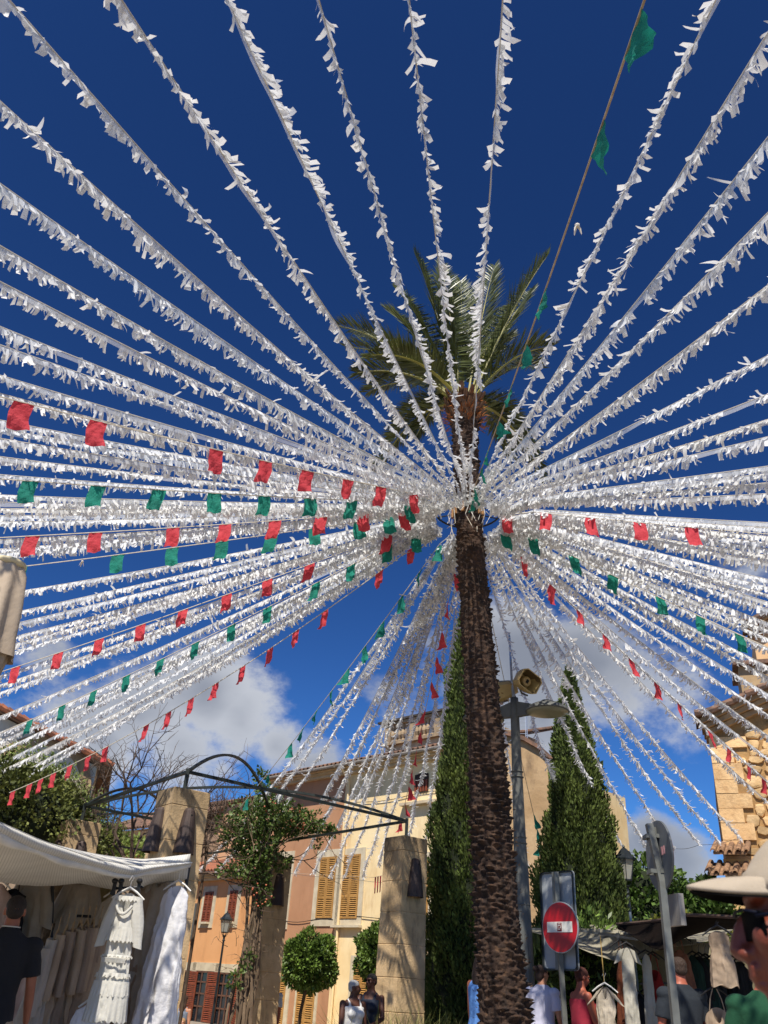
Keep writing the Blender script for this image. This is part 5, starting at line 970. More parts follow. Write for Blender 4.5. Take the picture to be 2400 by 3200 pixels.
COT = cloth('white_cotton', 'd9d6cd', 'cdcac0', trans=.25, island=0); LIN = cloth('white_linen', 'e6e5e6', 'dad9dc', bump=.5, bscale=22); BEI = cloth('beige_linen', 'b59d82', 'a38b70', bump=.4); GRB = cloth('grey_linen', 'b9ad9e', 'a79b8b', bump=.4); CRE = cloth('cream_linen', 'c0b49a', 'b2a68c', bump=.4); BRN = cloth('brown_lace', '8c7454', '5d4a34', scale=22, bump=.8)
TAU = cloth('taupe_linen', 'a08a74', '8d7762', bump=.4); YEL = cloth('straw_gauze', 'a8996c', '988a60', trans=.4); PNK = cloth('rose_beige', 'c0a69a', 'ad9388'); BLK = cloth('black_cloth', '15151a', '0e0e12', trans=0)
# ---------------- left stall: canopy, rails, clothes
FRAME = mat('stall_frame', '3c3c3e', '2c2c2e', scale=6, metal=.5, rough=.5); 
CANV = mat('striped_canvas', 'ebe8df', 'dddad1', scale=3, rough=.9, trans=.22)
def stripes(m, per=.014, c='cdcac1', axis=0):
    t = m.node_tree; l = t.links; b = t.nodes['Principled BSDF']; src = b.inputs['Base Color'].links[0].from_socket
    uv = t.nodes.new('ShaderNodeUVMap'); sp_ = t.nodes.new('ShaderNodeSeparateXYZ'); l.new(uv.outputs[0], sp_.inputs[0]); m1 = t.nodes.new('ShaderNodeMath'); m1.operation = 'MULTIPLY'; m1.inputs[1].default_value = 2 * math.pi / per; l.new(sp_.outputs[axis], m1.inputs[0])
    m2 = t.nodes.new('ShaderNodeMath'); m2.operation = 'SINE'; l.new(m1.outputs[0], m2.inputs[0]); r = t.nodes.new('ShaderNodeMapRange'); r.inputs[1].default_value = .1; r.inputs[2].default_value = .6; l.new(m2.outputs[0], r.inputs[0])
    mx_ = t.nodes.new('ShaderNodeMix'); mx_.data_type = 'RGBA'; l.new(r.outputs[0], mx_.inputs[0]); l.new(src, mx_.inputs[6]); mx_.inputs[7].default_value = lin(c) + (1,); l.new(mx_.outputs[2], b.inputs['Base Color'])
stripes(CANV, .045)
def sheet(name, grid, m, parent=None, uvlen=None, thick=.006, **tg):
    """grid[i][j] of points -> smooth cloth sheet with uv in metres along i"""
    nI, nJ = len(grid), len(grid[0]); V = np.array(grid, float).reshape(-1, 3); i = np.arange(nI - 1)[:, None] * nJ; j = np.arange(nJ - 1)[None, :]
    Fc = np.stack([i + j, i + j + 1, i + j + 1 + nJ, i + j + nJ], -1).reshape(-1, 4); o = mesh_obj(name, V, Fc, m, parent, smooth=True)
    G = V.reshape(nI, nJ, 3); du = np.concatenate([[0], np.cumsum(np.linalg.norm(np.diff(G[:, 0], axis=0), axis=1))]); dv = np.concatenate([[0], np.cumsum(np.linalg.norm(np.diff(G[0], axis=0), axis=1))])
    uv = o.data.uv_layers.new(name='UVMap'); idx = Fc.ravel(); uvs = np.stack([du[idx // nJ], dv[idx % nJ]], 1); uv.data.foreach_set('uv', uvs.astype(np.float32).ravel())
    s = o.modifiers.new('thickness', 'SOLIDIFY'); s.thickness = thick
    if tg: tag(o, **tg)
    return o
def crv(pts, n):
    pts = np.array(pts, float); d = np.concatenate([[0], np.cumsum(np.linalg.norm(np.diff(pts, axis=0), axis=1))]); q = np.linspace(0, d[-1], n); out = np.stack([np.interp(q, d, pts[:, k]) for k in range(3)], 1)
    for _ in range(2): out[1:-1] = (out[:-2] + 2 * out[1:-1] + out[2:]) / 4
    return out
stall = thing('market_stall', 'market stall at the left with a sagging striped white canopy over white clothes', 'market stall', at(200, 3000, 9) * [1, 1, 0], 'market stalls')
# front edge: near left to the far right corner, with a sagging middle
fe_t = crv([at(-420, 2400, 4.6), at(-60, 2545, 6.2), at(130, 2628, 7.2), at(300, 2686, 8.2), at(420, 2706, 8.9), at(520, 2698, 9.3), at(590, 2692, 9.6)], 60)
fe_b = crv([at(-420, 2430, 4.7), at(-60, 2585, 6.3), at(100, 2660, 7.1), at(250, 2706, 8.0), at(330, 2722, 8.4), at(412, 2744, 8.8), at(470, 2722, 9.1), at(590, 2704, 9.55)], 60)
be = crv([at(-500, 2700, 8.5), at(-60, 2722, 10.5), at(150, 2724, 11.0), at(300, 2728, 11.4), at(430, 2738, 11.2), at(500, 2728, 10.6), at(592, 2712, 9.9)], 60)
grid = []
for i in range(60):
    row = []; out_ = np.array([.10, -.16, 0])
    for q in np.linspace(0, 1, 6): row.append(fe_t[i] + (fe_b[i] - fe_t[i]) * q + out_ * math.sin(math.pi * q) * .55)
    for q in np.linspace(0, 1, 14)[1:]: row.append(fe_b[i] + (be[i] - fe_b[i]) * q - np.array([0, 0, .22 * math.sin(math.pi * q) * (1 - .5 * i / 60) + .02 * math.sin(i * .5 + q * 9)]))
    grid.append(row)
sheet('canopy', grid, CANV, stall)
grid = []
for i in range(60): grid.append([fe_t[i] + (be[i] - fe_t[i]) * q + np.array([0, 0, .10 * math.sin(math.pi * q)]) for q in np.linspace(0, 1, 10)])
sheet('canopy_top', grid, CANV, stall)
MB().tube([p - np.array([0, 0, .01 * math.sin(i * .6)]) for i, p in enumerate(fe_b)], [.030 + .008 * math.sin(i * .37) for i in range(60)], 12).build('rolled_edge', mat('rolled_canvas', 'e2dfd6', 'cfccc3', scale=4, rough=.9, bump=.5, bscale=12), stall, smooth=True)
b = MB(); b.tube([at(-400, 2790, 8.6), at(0, 2750, 9.9), at(165, 2728, 10.2)], .016, 6); b.tube([at(0, 2742, 10.9), at(190, 2722, 11.1), at(440, 2735, 11.0), at(590, 2700, 9.7)], .018, 6); b.tube([at(592, 2702, 9.7), at(592, 2702, 9.7) * [1, 1, 0]], .02, 6); b.tube([at(357, 2776, 8.75), at(448, 2772, 8.75)], .012, 6); b.tube([at(240, 2862, 10), at(285, 2864, 10)], .015, 6); b.tube([at(165, 2728, 10.2), at(155, 3190, 10.2)], .018, 6)
b.build('frame', FRAME, stall)
for x in (357, 377, 434):
    p = at(x, 2772, 8.72); b = MB(); b.box(p, (.03, .03, .14)); b.ell(p + [0, -.02, .05], (.03, .025, .025), 8, 6); b.box(p + [0, -.01, -.05], (.045, .02, .03)); b.build('clamp', BLH, stall)
# backdrop cloth inside the stall
sheet('backdrop', [[at(x, y, 11.6) + np.array([0, .05 * math.sin(x * .05), 0]) for y in (2735, 2900, 3050, 3260)] for x in range(-160, 560, 20)], cloth('backdrop_cloth', '8d7a66', '786654'), stall)
FA = math.radians(195)
# hero dress with tiers
D_h = 8.55; tp = at(404, 2790, D_h)
wd, Mw, _ = garment('white_dress', 'white tiered long sleeved dress with frilled neck hanging sunlit under the canopy corner', 'dress', tp, math.radians(185), 1.0, [(0, .085), (.08, .11), (.22, .112), (.36, .105), (.42, .108), (.62, .135), (.78, .155), (1, .185)], COT, folds=8, amp=.07, neck=.17, sleeves=(.42, .050, .042, math.radians(12), .30), seed=2, hook=.1,
   frill=[(.03, .04, .02), (.28, .12, .018), (.50, .02, .008), (.64, .03, .006), (.70, .11, .014), (.80, .20, .02)])
b = MB(Mw)
for k in range(26):
    a = -math.pi * (.08 + .84 * k / 25); x = .07 * math.cos(a); z = -.02 - .16 * max(0, 1 - (x / .11) ** 2); b.ell((x, -.06 - .02 * math.sin(-a), z), (.012, .010, .016), 6, 5)
b.build('neck_frill', COT, wd, smooth=True); b = MB(Mw)
for k in range(16): x = -.10 + .20 * k / 15; b.tube([(x, -.07 - .02 * math.cos(x * 8), -.525), (x + .004, -.075, -.56)], [.006, .010], 5)
b.build('tassel', COT, wd)
garment('white_dress', 'sleeveless long plain white linen dress at the right end of the stall', 'dress', at(556, 2766, 9.45), math.radians(192), 1.30, [(0, .10), (.05, .13), (.14, .145), (.3, .16), (.6, .19), (1, .22)], LIN, folds=7, amp=.10, neck=.12, seed=5, sway=-.02)
# dresses behind and the crowded rail
rail1 = [(-5, 2760, 10.0, 'PNK', 'pale garment cut by the left edge'), (40, 2775, 10.2, 'BLK', 'black top with white straps hanging behind the man'), (112, 2745, 10.3, 'GRB', 'grey lace dress hanging right of the dark haired man'), (190, 2735, 10.8, 'BRN', 'brown ruffled lace dress in the shade'), (262, 2745, 10.4, 'GRB', 'grey knitted top on the back rail'), (325, 2728, 11.0, 'YEL', 'straw coloured gauze dress on the back rail')]
for k, (x, y, D_, mn, lab) in enumerate(rail1):
    m_ = globals()[mn]; H = [1.2, .7, 1.2, 1.55, .9, 1.25][k]
    garment('hanging_garment', lab, 'clothing', at(x, y, D_), math.radians(188 + 8 * math.sin(k * 3)), H, [(0, .10), (.08, .17), (.3, .19), (1, .27 if k != 4 else .2)], m_, folds=6 + k % 3, amp=.08, neck=.07, seed=20 + k, sleeves=(.45, .07, .07, math.radians(16), .1) if k in (2, 4) else None, straps=k == 1, group='clothes on the left stall back rail')
rk = [(150, 2950, 8.9, 'GRB', 1.15), (178, 2925, 8.95, 'GRB', 1.2), (206, 2910, 9.0, 'BEI', 1.25), (228, 2900, 9.05, 'TAU', 1.25), (250, 2894, 9.1, 'BEI', 1.3), (270, 2890, 9.15, 'TAU', 1.3), (290, 2888, 9.2, 'BEI', 1.3), (310, 2890, 9.3, 'TAU', 1.3), (330, 2896, 9.4, 'BEI', 1.3)]
for k, (x, y, D_, mn, H) in enumerate(rk):
    garment('hanging_garment', '%s crumpled shirt dress on the crowded middle rail, %s from the left' % ({'GRB': 'grey', 'BEI': 'beige', 'TAU': 'taupe'}[mn], ORD[k]), 'clothing', at(x, y, D_), math.radians(250 + 10 * math.sin(k)), H, [(0, .13), (.06, .20), (.3, .20), (1, .25)], globals()[mn], folds=8, amp=.16, neck=.05, seed=40 + k, sleeves=(.52, .075, .065, math.radians(10), .2), hang=WOODH, group='clothes on the crowded middle rail', flat=.45)
for k, (x, y, D_, mn, H, lab) in enumerate([(455, 2752, 9.9, 'TAU', 1.5, 'sheer taupe long dress right of the white dress'), (505, 2745, 9.8, 'GRB', 1.6, 'grey linen long dress behind the plain white dress'), (370, 2790, 10.0, 'GRB', 1.4, 'grey dress shaded behind the frilled white dress'), (300, 3130, 8.6, 'LIN', .8, 'white folded skirt low under the frilled dress'), (420, 2900, 10.4, 'BEI', 1.2, 'beige dress in the dark gap behind the white dress'), (40, 3060, 9.6, 'GRB', .9, 'grey top low behind the man in black'), (95, 2990, 9.4, 'PNK', 1.1, 'rose grey dress at the near end of the middle rail')]):
    garment('hanging_garment', lab, 'clothing', at(x, y, D_), math.radians(195 + 12 * math.sin(k * 2)), H, [(0, .09), (.06, .16), (.2, .18), (1, .30)], globals()[mn], folds=7, amp=.12, neck=.09, seed=60 + k, sleeves=(.5, .07, .06, math.radians(14), .2) if k in (1, 4) else None, group='dresses at the right of the left stall', sway=-.04)
# ---------------- right stalls
ARC = cloth('cream_canvas', 'b5ae98', 'a69f8a', scale=3, trans=.35, stain=('8c8570', .4)); BRC = cloth('brown_canvas', '17100c', '0f0b08', scale=4, trans=0, spec=.1); ALU = mat('stall_aluminium', '8b8f91', '757a7c', scale=6, metal=.6, rough=.4)
rs = thing('market_stall', 'market stall with cream canopy on metal bars behind the no entry sign', 'market stall', at(1950, 3100, 13) * [1, 1, 0], 'market stalls')
fr1 = crv([at(1640, 2902, 15.5), at(1800, 2903, 14.4), at(1920, 2918, 13.2), at(1985, 2928, 12.6), at(2060, 2935, 12.2)], 30); fr2 = crv([at(1790, 2950, 12.4), at(1850, 2962, 12.6), at(1930, 2990, 12.8), at(2010, 3000, 12.0), at(2080, 2980, 11.6)], 30)
bk2 = crv([at(1700, 2895, 17), at(1900, 2890, 16.6), at(2100, 2900, 16), at(2300, 2900, 15.6)], 30)
sheet('canopy', [[fr1[i] + (bk2[i] - fr1[i]) * q - np.array([0, 0, .12 * math.sin(math.pi * q)]) for q in np.linspace(0, 1, 10)] for i in range(30)], ARC, rs)
va = crv([at(1780, 2945, 12.9), at(1860, 2985, 12.9), at(1935, 3005, 12.9), at(2000, 2995, 12.9), at(2080, 2960, 12.9), at(2180, 2950, 12.9)], 30); vb = crv([at(1640, 2905, 15.2), at(1790, 2900, 14.2), at(1900, 2905, 13.4), at(2000, 2922, 13.1), at(2100, 2930, 13), at(2180, 2935, 13)], 30)
sheet('valance', [[vb[i] + (va[i] - vb[i]) * q + np.array([.0, .04 * math.sin(i * .7), .0]) for q in np.linspace(0, 1, 8)] for i in range(30)], ARC, rs)
b = MB(); b.tube([at(1640, 2903, 15), at(1800, 2906, 13.6), at(1945, 2928, 12.6), at(1990, 2935, 12.3)], .022, 4); b.tube([at(1788, 2944, 12.4), at(1930, 2922, 13.2)], .018, 4); b.tube([at(1930, 2915, 13), at(1938, 2960, 13)], .03, 4); b.tube([at(1968, 2850, 13.6), at(1992, 3080, 13.6), at(2000, 3200, 13.6)], .02, 4)
b.tube([at(2000, 3075, 13.0), at(2140, 3070, 13.0), at(2330, 3088, 12.6)], .016, 6); b.build('frame', ALU, rs)
sheet('back_cloth', [[at(x, y, 14.2) + np.array([0, .04 * math.sin(x * .06), 0]) for y in (2945, 3000, 3070, 3230)] for x in range(2010, 2420, 18)], cloth('ecru_back_cloth', '968c70', '877d62', trans=.3), rs)
aw = thing('awning', 'dark brown awning drooping over the right hand clothes stall', 'awning', at(2150, 2900, 10) * [1, 1, 0])
tf = crv([at(1928, 2888, 12.4), at(2010, 2882, 11.6), at(2090, 2872, 11.0), at(2140, 2858, 10.4), at(2230, 2862, 10), at(2420, 2874, 9.5), at(2560, 2880, 9)], 40); bf = crv([at(1930, 2892, 12.3), at(1985, 2930, 11.4), at(2040, 2965, 10.9), at(2075, 2970, 10.7), at(2130, 2935, 11.2), at(2210, 2905, 11.4), at(2420, 2892, 11.2), at(2560, 2890, 11)], 40)
sheet('canvas', [[tf[i] + (bf[i] - tf[i]) * q - np.array([0, 0, .05 * math.sin(math.pi * q)]) for q in np.linspace(0, 1, 9)] for i in range(40)], BRC, aw)
tb2 = crv([at(1960, 2880, 14), at(2100, 2880, 14), at(2300, 2880, 13.6), at(2560, 2890, 13)], 40)
sheet('canvas_top', [[tf[i] + (tb2[i] - tf[i]) * q - np.array([0, 0, .05 * math.sin(math.pi * q)]) for q in np.linspace(0, 1, 8)] for i in range(40)], BRC, aw)
MB().tube(list(tf[::3]) + [tf[-1]], .02, 6).build('edge_pole', mat('awning_roll', '5a453a', '453529', scale=6, rough=.9), aw)
CRM = cloth('cream_crinkle', 'c3b7a4', 'b3a793', bump=.6, bscale=18); RST = cloth('rust_cotton', '6f3518', '54280f', bump=.5); RDC = cloth('red_cotton', '8c150e', '7a110b', bump=.3); OFW = cloth('off_white_cotton', 'bdb8aa', 'aea999'); GRD = cloth('dark_green_cloth', '1c3a30', '142b24', trans=.05); SAN = cloth('sand_cotton', 'a8937c', '98836d'); TER = cloth('terracotta_cloth', '8f5f4a', '7d503d')
G2 = 'clothes on the right stall'
garment('blouse', 'cream crinkled kimono blouse hanging on a long cord in dappled sun', 'clothing', at(1890, 3085, 11.6), math.radians(205), .75, [(0, .05), (.08, .09), (.3, .12), (.42, .10), (1, .12)], CRM, folds=9, amp=.16, neck=.14, seed=81, sleeves=(.15, .06, .08, math.radians(38), .0), group=G2)
MB().tube([at(1876, 2925, 11.6), at(1882, 3000, 11.6), at(1888, 3068, 11.6)], .006, 5).build('hanging_cord', mat('ochre_cord', 'a8894a', rough=.9), rs)
garment('rust_dress', 'rust brown crinkled long dress behind the off white shirt dress', 'dress', at(1942, 2990, 12.2), math.radians(195), 1.6, [(0, .04), (.1, .07), (.4, .10), (.7, .16), (1, .28)], RST, folds=9, amp=.2, seed=82, group=G2, straps=True, hang=BLH)
garment('shirt_dress', 'off white short sleeved long shirt dress left of the red dress', 'dress', at(1958, 2958, 11.6), math.radians(195), 1.0, [(0, .05), (.06, .07), (.3, .075), (.6, .08), (1, .09)], OFW, folds=5, amp=.08, neck=.05, seed=83, sleeves=(.16, .045, .045, math.radians(24), 0), group=G2, hang=BLH)
garment('shirt_dress', 'off white buttoned long sleeved dress touching the red dress', 'dress', at(2018, 2982, 11.7), math.radians(195), 1.15, [(0, .04), (.06, .055), (.4, .06), (1, .10)], OFW, folds=5, amp=.1, seed=84, group=G2, hang=BLH)
garment('red_dress', 'deep red sleeveless long dress with thin straps', 'dress', at(2045, 3030, 11.8), math.radians(195), 1.5, [(0, .07), (.1, .09), (.35, .11), (1, .24)], RDC, folds=6, amp=.08, neck=.12, seed=85, group=G2, straps=True, hang=BLH)
garment('top', 'terracotta strappy top hanging behind the man with cropped hair', 'clothing', at(2122, 2968, 12), math.radians(195), .42, [(0, .07), (.3, .12), (1, .15)], TER, folds=5, amp=.1, seed=86, group=G2, straps=True, hang=BLH)
garment('pinafore', 'off white buttoned bustier dress clipped under the brown awning', 'dress', at(2243, 2908, 9.6), math.radians(195), .48, [(0, .10), (.18, .098), (.4, .085), (.6, .115), (1, .13)], SAN, folds=6, amp=.07, neck=.02, seed=87, group=G2, hang=BLH, hook=.04)
garment('sundress', 'sand coloured sundress with crossed lacing low on the right', 'dress', at(2240, 3148, 10.6), math.radians(195), .9, [(0, .10), (.14, .13), (.3, .13), (1, .26)], SAN, folds=8, amp=.12, neck=.14, seed=88, group=G2, straps=True, hang=BLH)
for k, (x, mn) in enumerate([(2165, 'GRD'), (2185, 'BLK'), (2205, 'GRD'), (2225, 'BLK'), (2290, 'BLK'), (2310, 'BLK')]):
    garment('hanging_garment', '%s long garment in the shade of the right stall, %s from the left' % ('dark green' if mn == 'GRD' else 'black', ORD[k]), 'clothing', at(x, 2985 + k * 4, 12.4), math.radians(230), 1.4 if k < 4 else 1.0, [(0, .06), (.1, .12), (1, .2)], globals()[mn], folds=6, amp=.15, seed=90 + k, group='dark garments in the right stall', hang=BLH)
for k, x in enumerate([1990, 2010, 2030, 2095, 2150, 2190, 2230, 2270, 2310]):
    garment('hanging_garment', 'black garment on the low rail of the right stall, %s from the left' % ORD[k], 'clothing', at(x, 3105, 12.9), math.radians(250), .9, [(0, .09), (.1, .17), (1, .18)], BLK, folds=6, amp=.12, seed=110 + k, group='black garments on the low rail', hang=BLH, flat=.5)
# striped pennants on a wire at the centre pillar
b = thing('striped_pennants', 'four tiny red and white striped pennants left of the centre pillar', 'bunting', at(1180, 2750, 17.5))
MB().tube([at(900, 2728, 24), at(1168, 2742, 19), at(1200, 2735, 17.3)], .004, 4).build('cord', CORD, b)
for k in range(4):
    x = 1171 + k * 8; p = at(x, 2742 - k * 2, 17.8); o = MB().hexa([p, p + [.003, .003, 0], p + [.01, 0, -.30], p + [.013, .003, -.30], p + [.028, .0, .01], p + [.03, .003, .01], p + [.028, 0, -.28], p + [.03, .003, -.28]]).build('pennant', RED if k % 2 == 0 else RED, b)
# ================================================================ people
def skin(name, c1, c2): return mat(name, c1, c2, scale=6, rough=.55, bump=.06, bscale=60)
S_DK = skin('deep_brown_skin', '5a3524', '4c2b1d'); S_LT = skin('fair_skin', 'c08a6c', 'b07758'); S_TN = skin('tanned_skin', '9c5f42', '8a5038'); S_RD = skin('sunburnt_skin', 'b0644c', '9c523c')
def remesh(o, vox, it=3, fac=.5):
    m = o.modifiers.new('union', 'REMESH'); m.mode = 'VOXEL'; m.voxel_size = vox; m.use_smooth_shade = True
    s = o.modifiers.new('soften', 'SMOOTH'); s.iterations = it; s.factor = fac; return o
def ring(cx, cy, z, rx, ry, n=20, p=2.3): return [(cx + rx * abs(math.cos(a)) ** (2 / p) * math.copysign(1, math.cos(a)), cy + ry * abs(math.sin(a)) ** (2 / p) * math.copysign(1, math.sin(a)), z) for a in [2 * math.pi * k / n for k in range(n)]]
def limb(b, pts, rad): b.tube(pts, rad, 12); [b.ell(p, (r, r, r), 10, 7) for p, r in zip(pts, rad)]
def person(label, loc, az, h=1.70, skin_m=S_LT, hair=('short', '2b1d14'), fem=False, top=None, bottom=None, arms=((.0, .1, .15), (.0, .1, .15)), head_yaw=0., head_pitch=0., glasses=False, stout=1., vox=.012, bag=False, group=None):
    """local frame: +Y is where the person faces. arms: per side (swing forward, spread, elbow bend); top = (material, kind), bottom = (material, kind)"""
    k = h / 1.72; M = xf(loc, az, 0, 0, k); t = thing('person', label, 'person', loc, group); st = stout; sw = .185 if fem else .205   # shoulder half width
    b = MB(M)
    TOR = [(.86, .155 * st, .105 * st, 0), (.95, .165 * st, .115 * st, 0), (1.05, .135 * st if fem else .15 * st, .10 * st, 0), (1.15, .14 * st if fem else .158 * st, .105 * st, .005), (1.26, .155 * st if fem else .175 * st, .115 * st, .01), (1.36, .165 * st if fem else .185 * st, .105 * st, .0), (1.415, .165, .088, -.005), (1.45, .125, .072, -.008), (1.48, .080, .062, -.006), (1.51, .060, .058, .0), (1.57, .056, .058, .01)]
    b.loft([ring(0, y, z, rx, ry) for z, rx, ry, y in TOR])
    if fem: 
        for s in (-1, 1): b.ell((s * .075, .085 * st + .02, 1.27), (.065 * st, .06 * st, .06), 12, 9)
    hips = []
    for s in (-1, 1): limb(b, [(s * .085, 0, .90), (s * .09, .01, .50), (s * .09, -.02, .09)], [.092 * st, .062, .042]); b.ell((s * .09, .05, .045), (.045, .12, .04), 12, 8)
    hands = []
    for si, s in enumerate((-1, 1)):
        fwd, spr, bend = arms[si]; sh = np.array([s * sw, -.005, 1.40]); u = np.array([s * math.sin(spr) * math.cos(fwd), math.sin(fwd), -math.cos(spr) * math.cos(fwd)]); el = sh + u * .29
        f2 = fwd + bend; v = np.array([s * math.sin(spr * (1 - .8 * min(bend, 1))) * math.cos(f2) - s * max(0, bend - .9) * .45, math.sin(f2), -math.cos(f2)]); v /= np.linalg.norm(v); wr = el + v * .25
        limb(b, [sh, (sh + el) / 2 + [0, .005, 0], el, (el * .6 + wr * .4), wr], [.050 * st, .046 * st, .038, .038, .026])
        sd_ = np.cross(v, [s * 1., 0, 0]); sd_ /= np.linalg.norm(sd_) + 1e-9; nm = np.cross(v, sd_); pal = wr + v * .05
        Rm = np.eye(4); Rm[:3, 0] = sd_; Rm[:3, 1] = nm; Rm[:3, 2] = v; b.ell(pal, (.040, .016, .052), 12, 8, Rm)
        for q, (o_, l_) in enumerate(((-.028, .062), (-.010, .072), (.009, .068), (.026, .052))):
            p0_ = wr + v * .085 + sd_ * o_; cur = nm * s * -.012 * (1 + q * .2); b.tube([p0_, p0_ + v * l_ * .45 + cur * .5, p0_ + v * l_ * .75 + cur * 1.6, p0_ + v * l_ * .95 + cur * 2.8], [.0095, .009, .008, .0065], 7)
        b.tube([wr + v * .02 - sd_ * .03, wr + v * .055 - sd_ * .052 + nm * .005, wr + v * .085 - sd_ * .058 + nm * .01], [.013, .011, .008], 7)
    # head
    HM = np.array(Matrix.Translation((0, .015, 1.56)) @ Matrix.Rotation(-head_yaw, 4, 'Z') @ Matrix.Rotation(-head_pitch, 4, 'X')); h_ = MB(M @ HM)
    h_.ell((0, -.012, .085), (.074, .092, .088), 20, 14); h_.ell((0, .028, .03), (.054, .062, .072), 18, 12); h_.ell((0, .052, -.012), (.030, .030, .026), 12, 8)      # skull, face, chin
    h_.loft([ring(0, .088, .078, .008, .008, 8), ring(0, .100, .055, .011, .012, 8), ring(0, .104, .035, .016, .014, 8), ring(0, .094, .025, .012, .010, 8)]); h_.ell((0, .085, .012), (.022, .010, .005), 10, 6); h_.ell((0, .082, .002), (.019, .010, .006), 10, 6)
    for s in (-1, 1): h_.ell((s * .030, .074, .094), (.022, .012, .008), 8, 6); h_.ell((s * .076, -.008, .055), (.009, .020, .031), 10, 8); h_.ell((s * .038, .062, .045), (.022, .020, .022), 10, 8)
    bd = MB(); bd.V = b.V + h_.V; bd.F = b.F + [tuple(i + b.n for i in f) for f in h_.F]; bd.n = b.n + h_.n
    body = bd.build('body', skin_m, t, smooth=True); remesh(body, vox * k)
    # eyes
    for s in (-1, 1): MB(M @ HM).ell((s * .030, .080, .078), (.011, .006, .006), 8, 6).build('eye', mat('eye_dark', '1a1412', rough=.2), body)
    if hair:
        kind, col = hair; hm = mat('hair_' + col, col, rough=.75, bump=.8, bscale=90, stretch=(1, 1, .2)); b = MB(M @ HM)
        b.ell((0, -.020, .10), (.080, .094, .086), 20, 14); b.ell((0, -.045, .06), (.074, .064, .075), 16, 12)
        if kind == 'crop': b = MB(M @ HM); b.ell((0, -.016, .105), (.077, .092, .076), 20, 14); b.ell((0, -.050, .06), (.068, .054, .060), 16, 12)
        if kind == 'bun': b.ell((0, -.12, .125), (.045, .042, .042), 14, 10); b.ell((0, -.06, .03), (.066, .055, .06), 14, 10)
        if kind == 'long': 
            b.loft([ring(0, -.04, .12, .07, .07), ring(0, -.06, .04, .088, .06), ring(0, -.08, -.06, .10, .05), ring(.01, -.09, -.17, .085, .04), ring(.02, -.09, -.23, .04, .025)])
        if kind == 'updo': b.ell((0, -.085, .12), (.062, .05, .06), 14, 10)
        ho = b.build('hair', hm, t, smooth=True); remesh(ho, .010 * k, 2)
    if glasses:
        b = MB(M @ HM)
        for s in (-1, 1): b.ell((s * .032, .094, .078), (.028, .008, .018), 14, 8); b.tube([(s * .058, .088, .082), (s * .078, .02, .082), (s * .078, -.02, .07)], .003, 5)
        b.tube([(-.01, .098, .082), (.01, .098, .082)], .003, 5); b.build('sunglasses', mat('sunglass_black', '08080a', rough=.5, spec=.02), t, smooth=True)
    if top:
        tm, kind = top; b = MB(M); g = .014; lo_ = .93 if kind != 'dress' else .45; T2 = [r for r in TOR if r[0] > .9 and r[0] < 1.44]; rings = [ring(0, y, z, rx + g, ry + g) for z, rx, ry, y in T2]
        if kind == 'dress': rings = [ring(0, 0, .42, .30, .24), ring(0, 0, .7, .235, .185), ring(0, 0, .86, .185 * st, .14 * st)] + rings
        else: rings = [ring(0, 0, .84, .175 * st + g, .13 * st + g)] + rings
        if kind in ('tank', 'cami'): rings = [r for r in rings if r[0][2] < 1.38] + [ring(0, .005, 1.375, .15, .10)]
        else: rings += [ring(0, -.005, 1.44, .150, .086), ring(0, -.005, 1.475, .100, .074), ring(0, -.004, 1.492, .080, .069)]
        b.loft(rings)
        if fem:
            for s in (-1, 1): b.ell((s * .075, .09 * st + .022, 1.27), (.070 * st, .062 * st, .066), 12, 9)
        if kind in ('tank', 'dress', 'cami'):
            for s in (-1, 1):
                w_ = .022 if kind != 'cami' else .008; b.tube([(s * .095, .10, 1.31), (s * .098, .075, 1.40), (s * .095, .0, 1.462), (s * .095, -.075, 1.41), (s * .085, -.10, 1.30)], [w_] * 5, 8)
        if kind in ('tee', 'polo'):
            for si, s in enumerate((-1, 1)):
                fwd, spr, bend = arms[si]; sh = np.array([s * sw, -.005, 1.40]); u = np.array([s * math.sin(spr) * math.cos(fwd), math.sin(fwd), -math.cos(spr) * math.cos(fwd)]); b.ell(sh + [-.008 * s, 0, -.004], (.080 * st, .072 * st, .064 * st), 14, 10); b.tube([sh - [s * .05, 0, .03], sh + [-s * .01, 0, -.02], sh + u * .12, sh + u * .22], [.05, .064 * st, .066 * st, .068 * st], 14)
        if kind == 'polo': b.loft([ring(0, -.006, 1.45, .078, .074), ring(0, -.004, 1.51, .066, .068)])
        to = b.build('dress' if kind == 'dress' else 'shirt', tm, t, smooth=True); remesh(to, .011 * k, 2)
        if kind == 'polo': MB(M).loft([ring(0, -.004, 1.508, .072, .072), ring(0, -.004, 1.516, .071, .071)]).build('collar_tipping', mat('collar_edge', 'b9b2a6'), to)
    if bottom:
        bm, kind = bottom; b = MB(M); b.loft([ring(0, 0, .80, .19 * st, .14 * st), ring(0, 0, .90, .178 * st, .125 * st), ring(0, 0, .98, .158 * st, .115 * st)])
        if kind == 'trousers':
            for s in (-1, 1): b.loft([ring(s * .088, 0, .88, .105 * st, .115 * st), ring(s * .09, .01, .5, .085, .088), ring(s * .09, -.015, .08, .07, .075)])
        elif kind == 'shorts':
            for s in (-1, 1): b.loft([ring(s * .088, 0, .88, .105 * st, .118 * st), ring(s * .092, .01, .5, .10, .105)])
        else: b.loft([ring(0, 0, .2, .26, .22), ring(0, 0, .82, .185 * st, .138 * st)])
        bo_ = b.build('trousers' if kind == 'trousers' else kind, bm, t, smooth=True); remesh(bo_, .012 * k, 2)
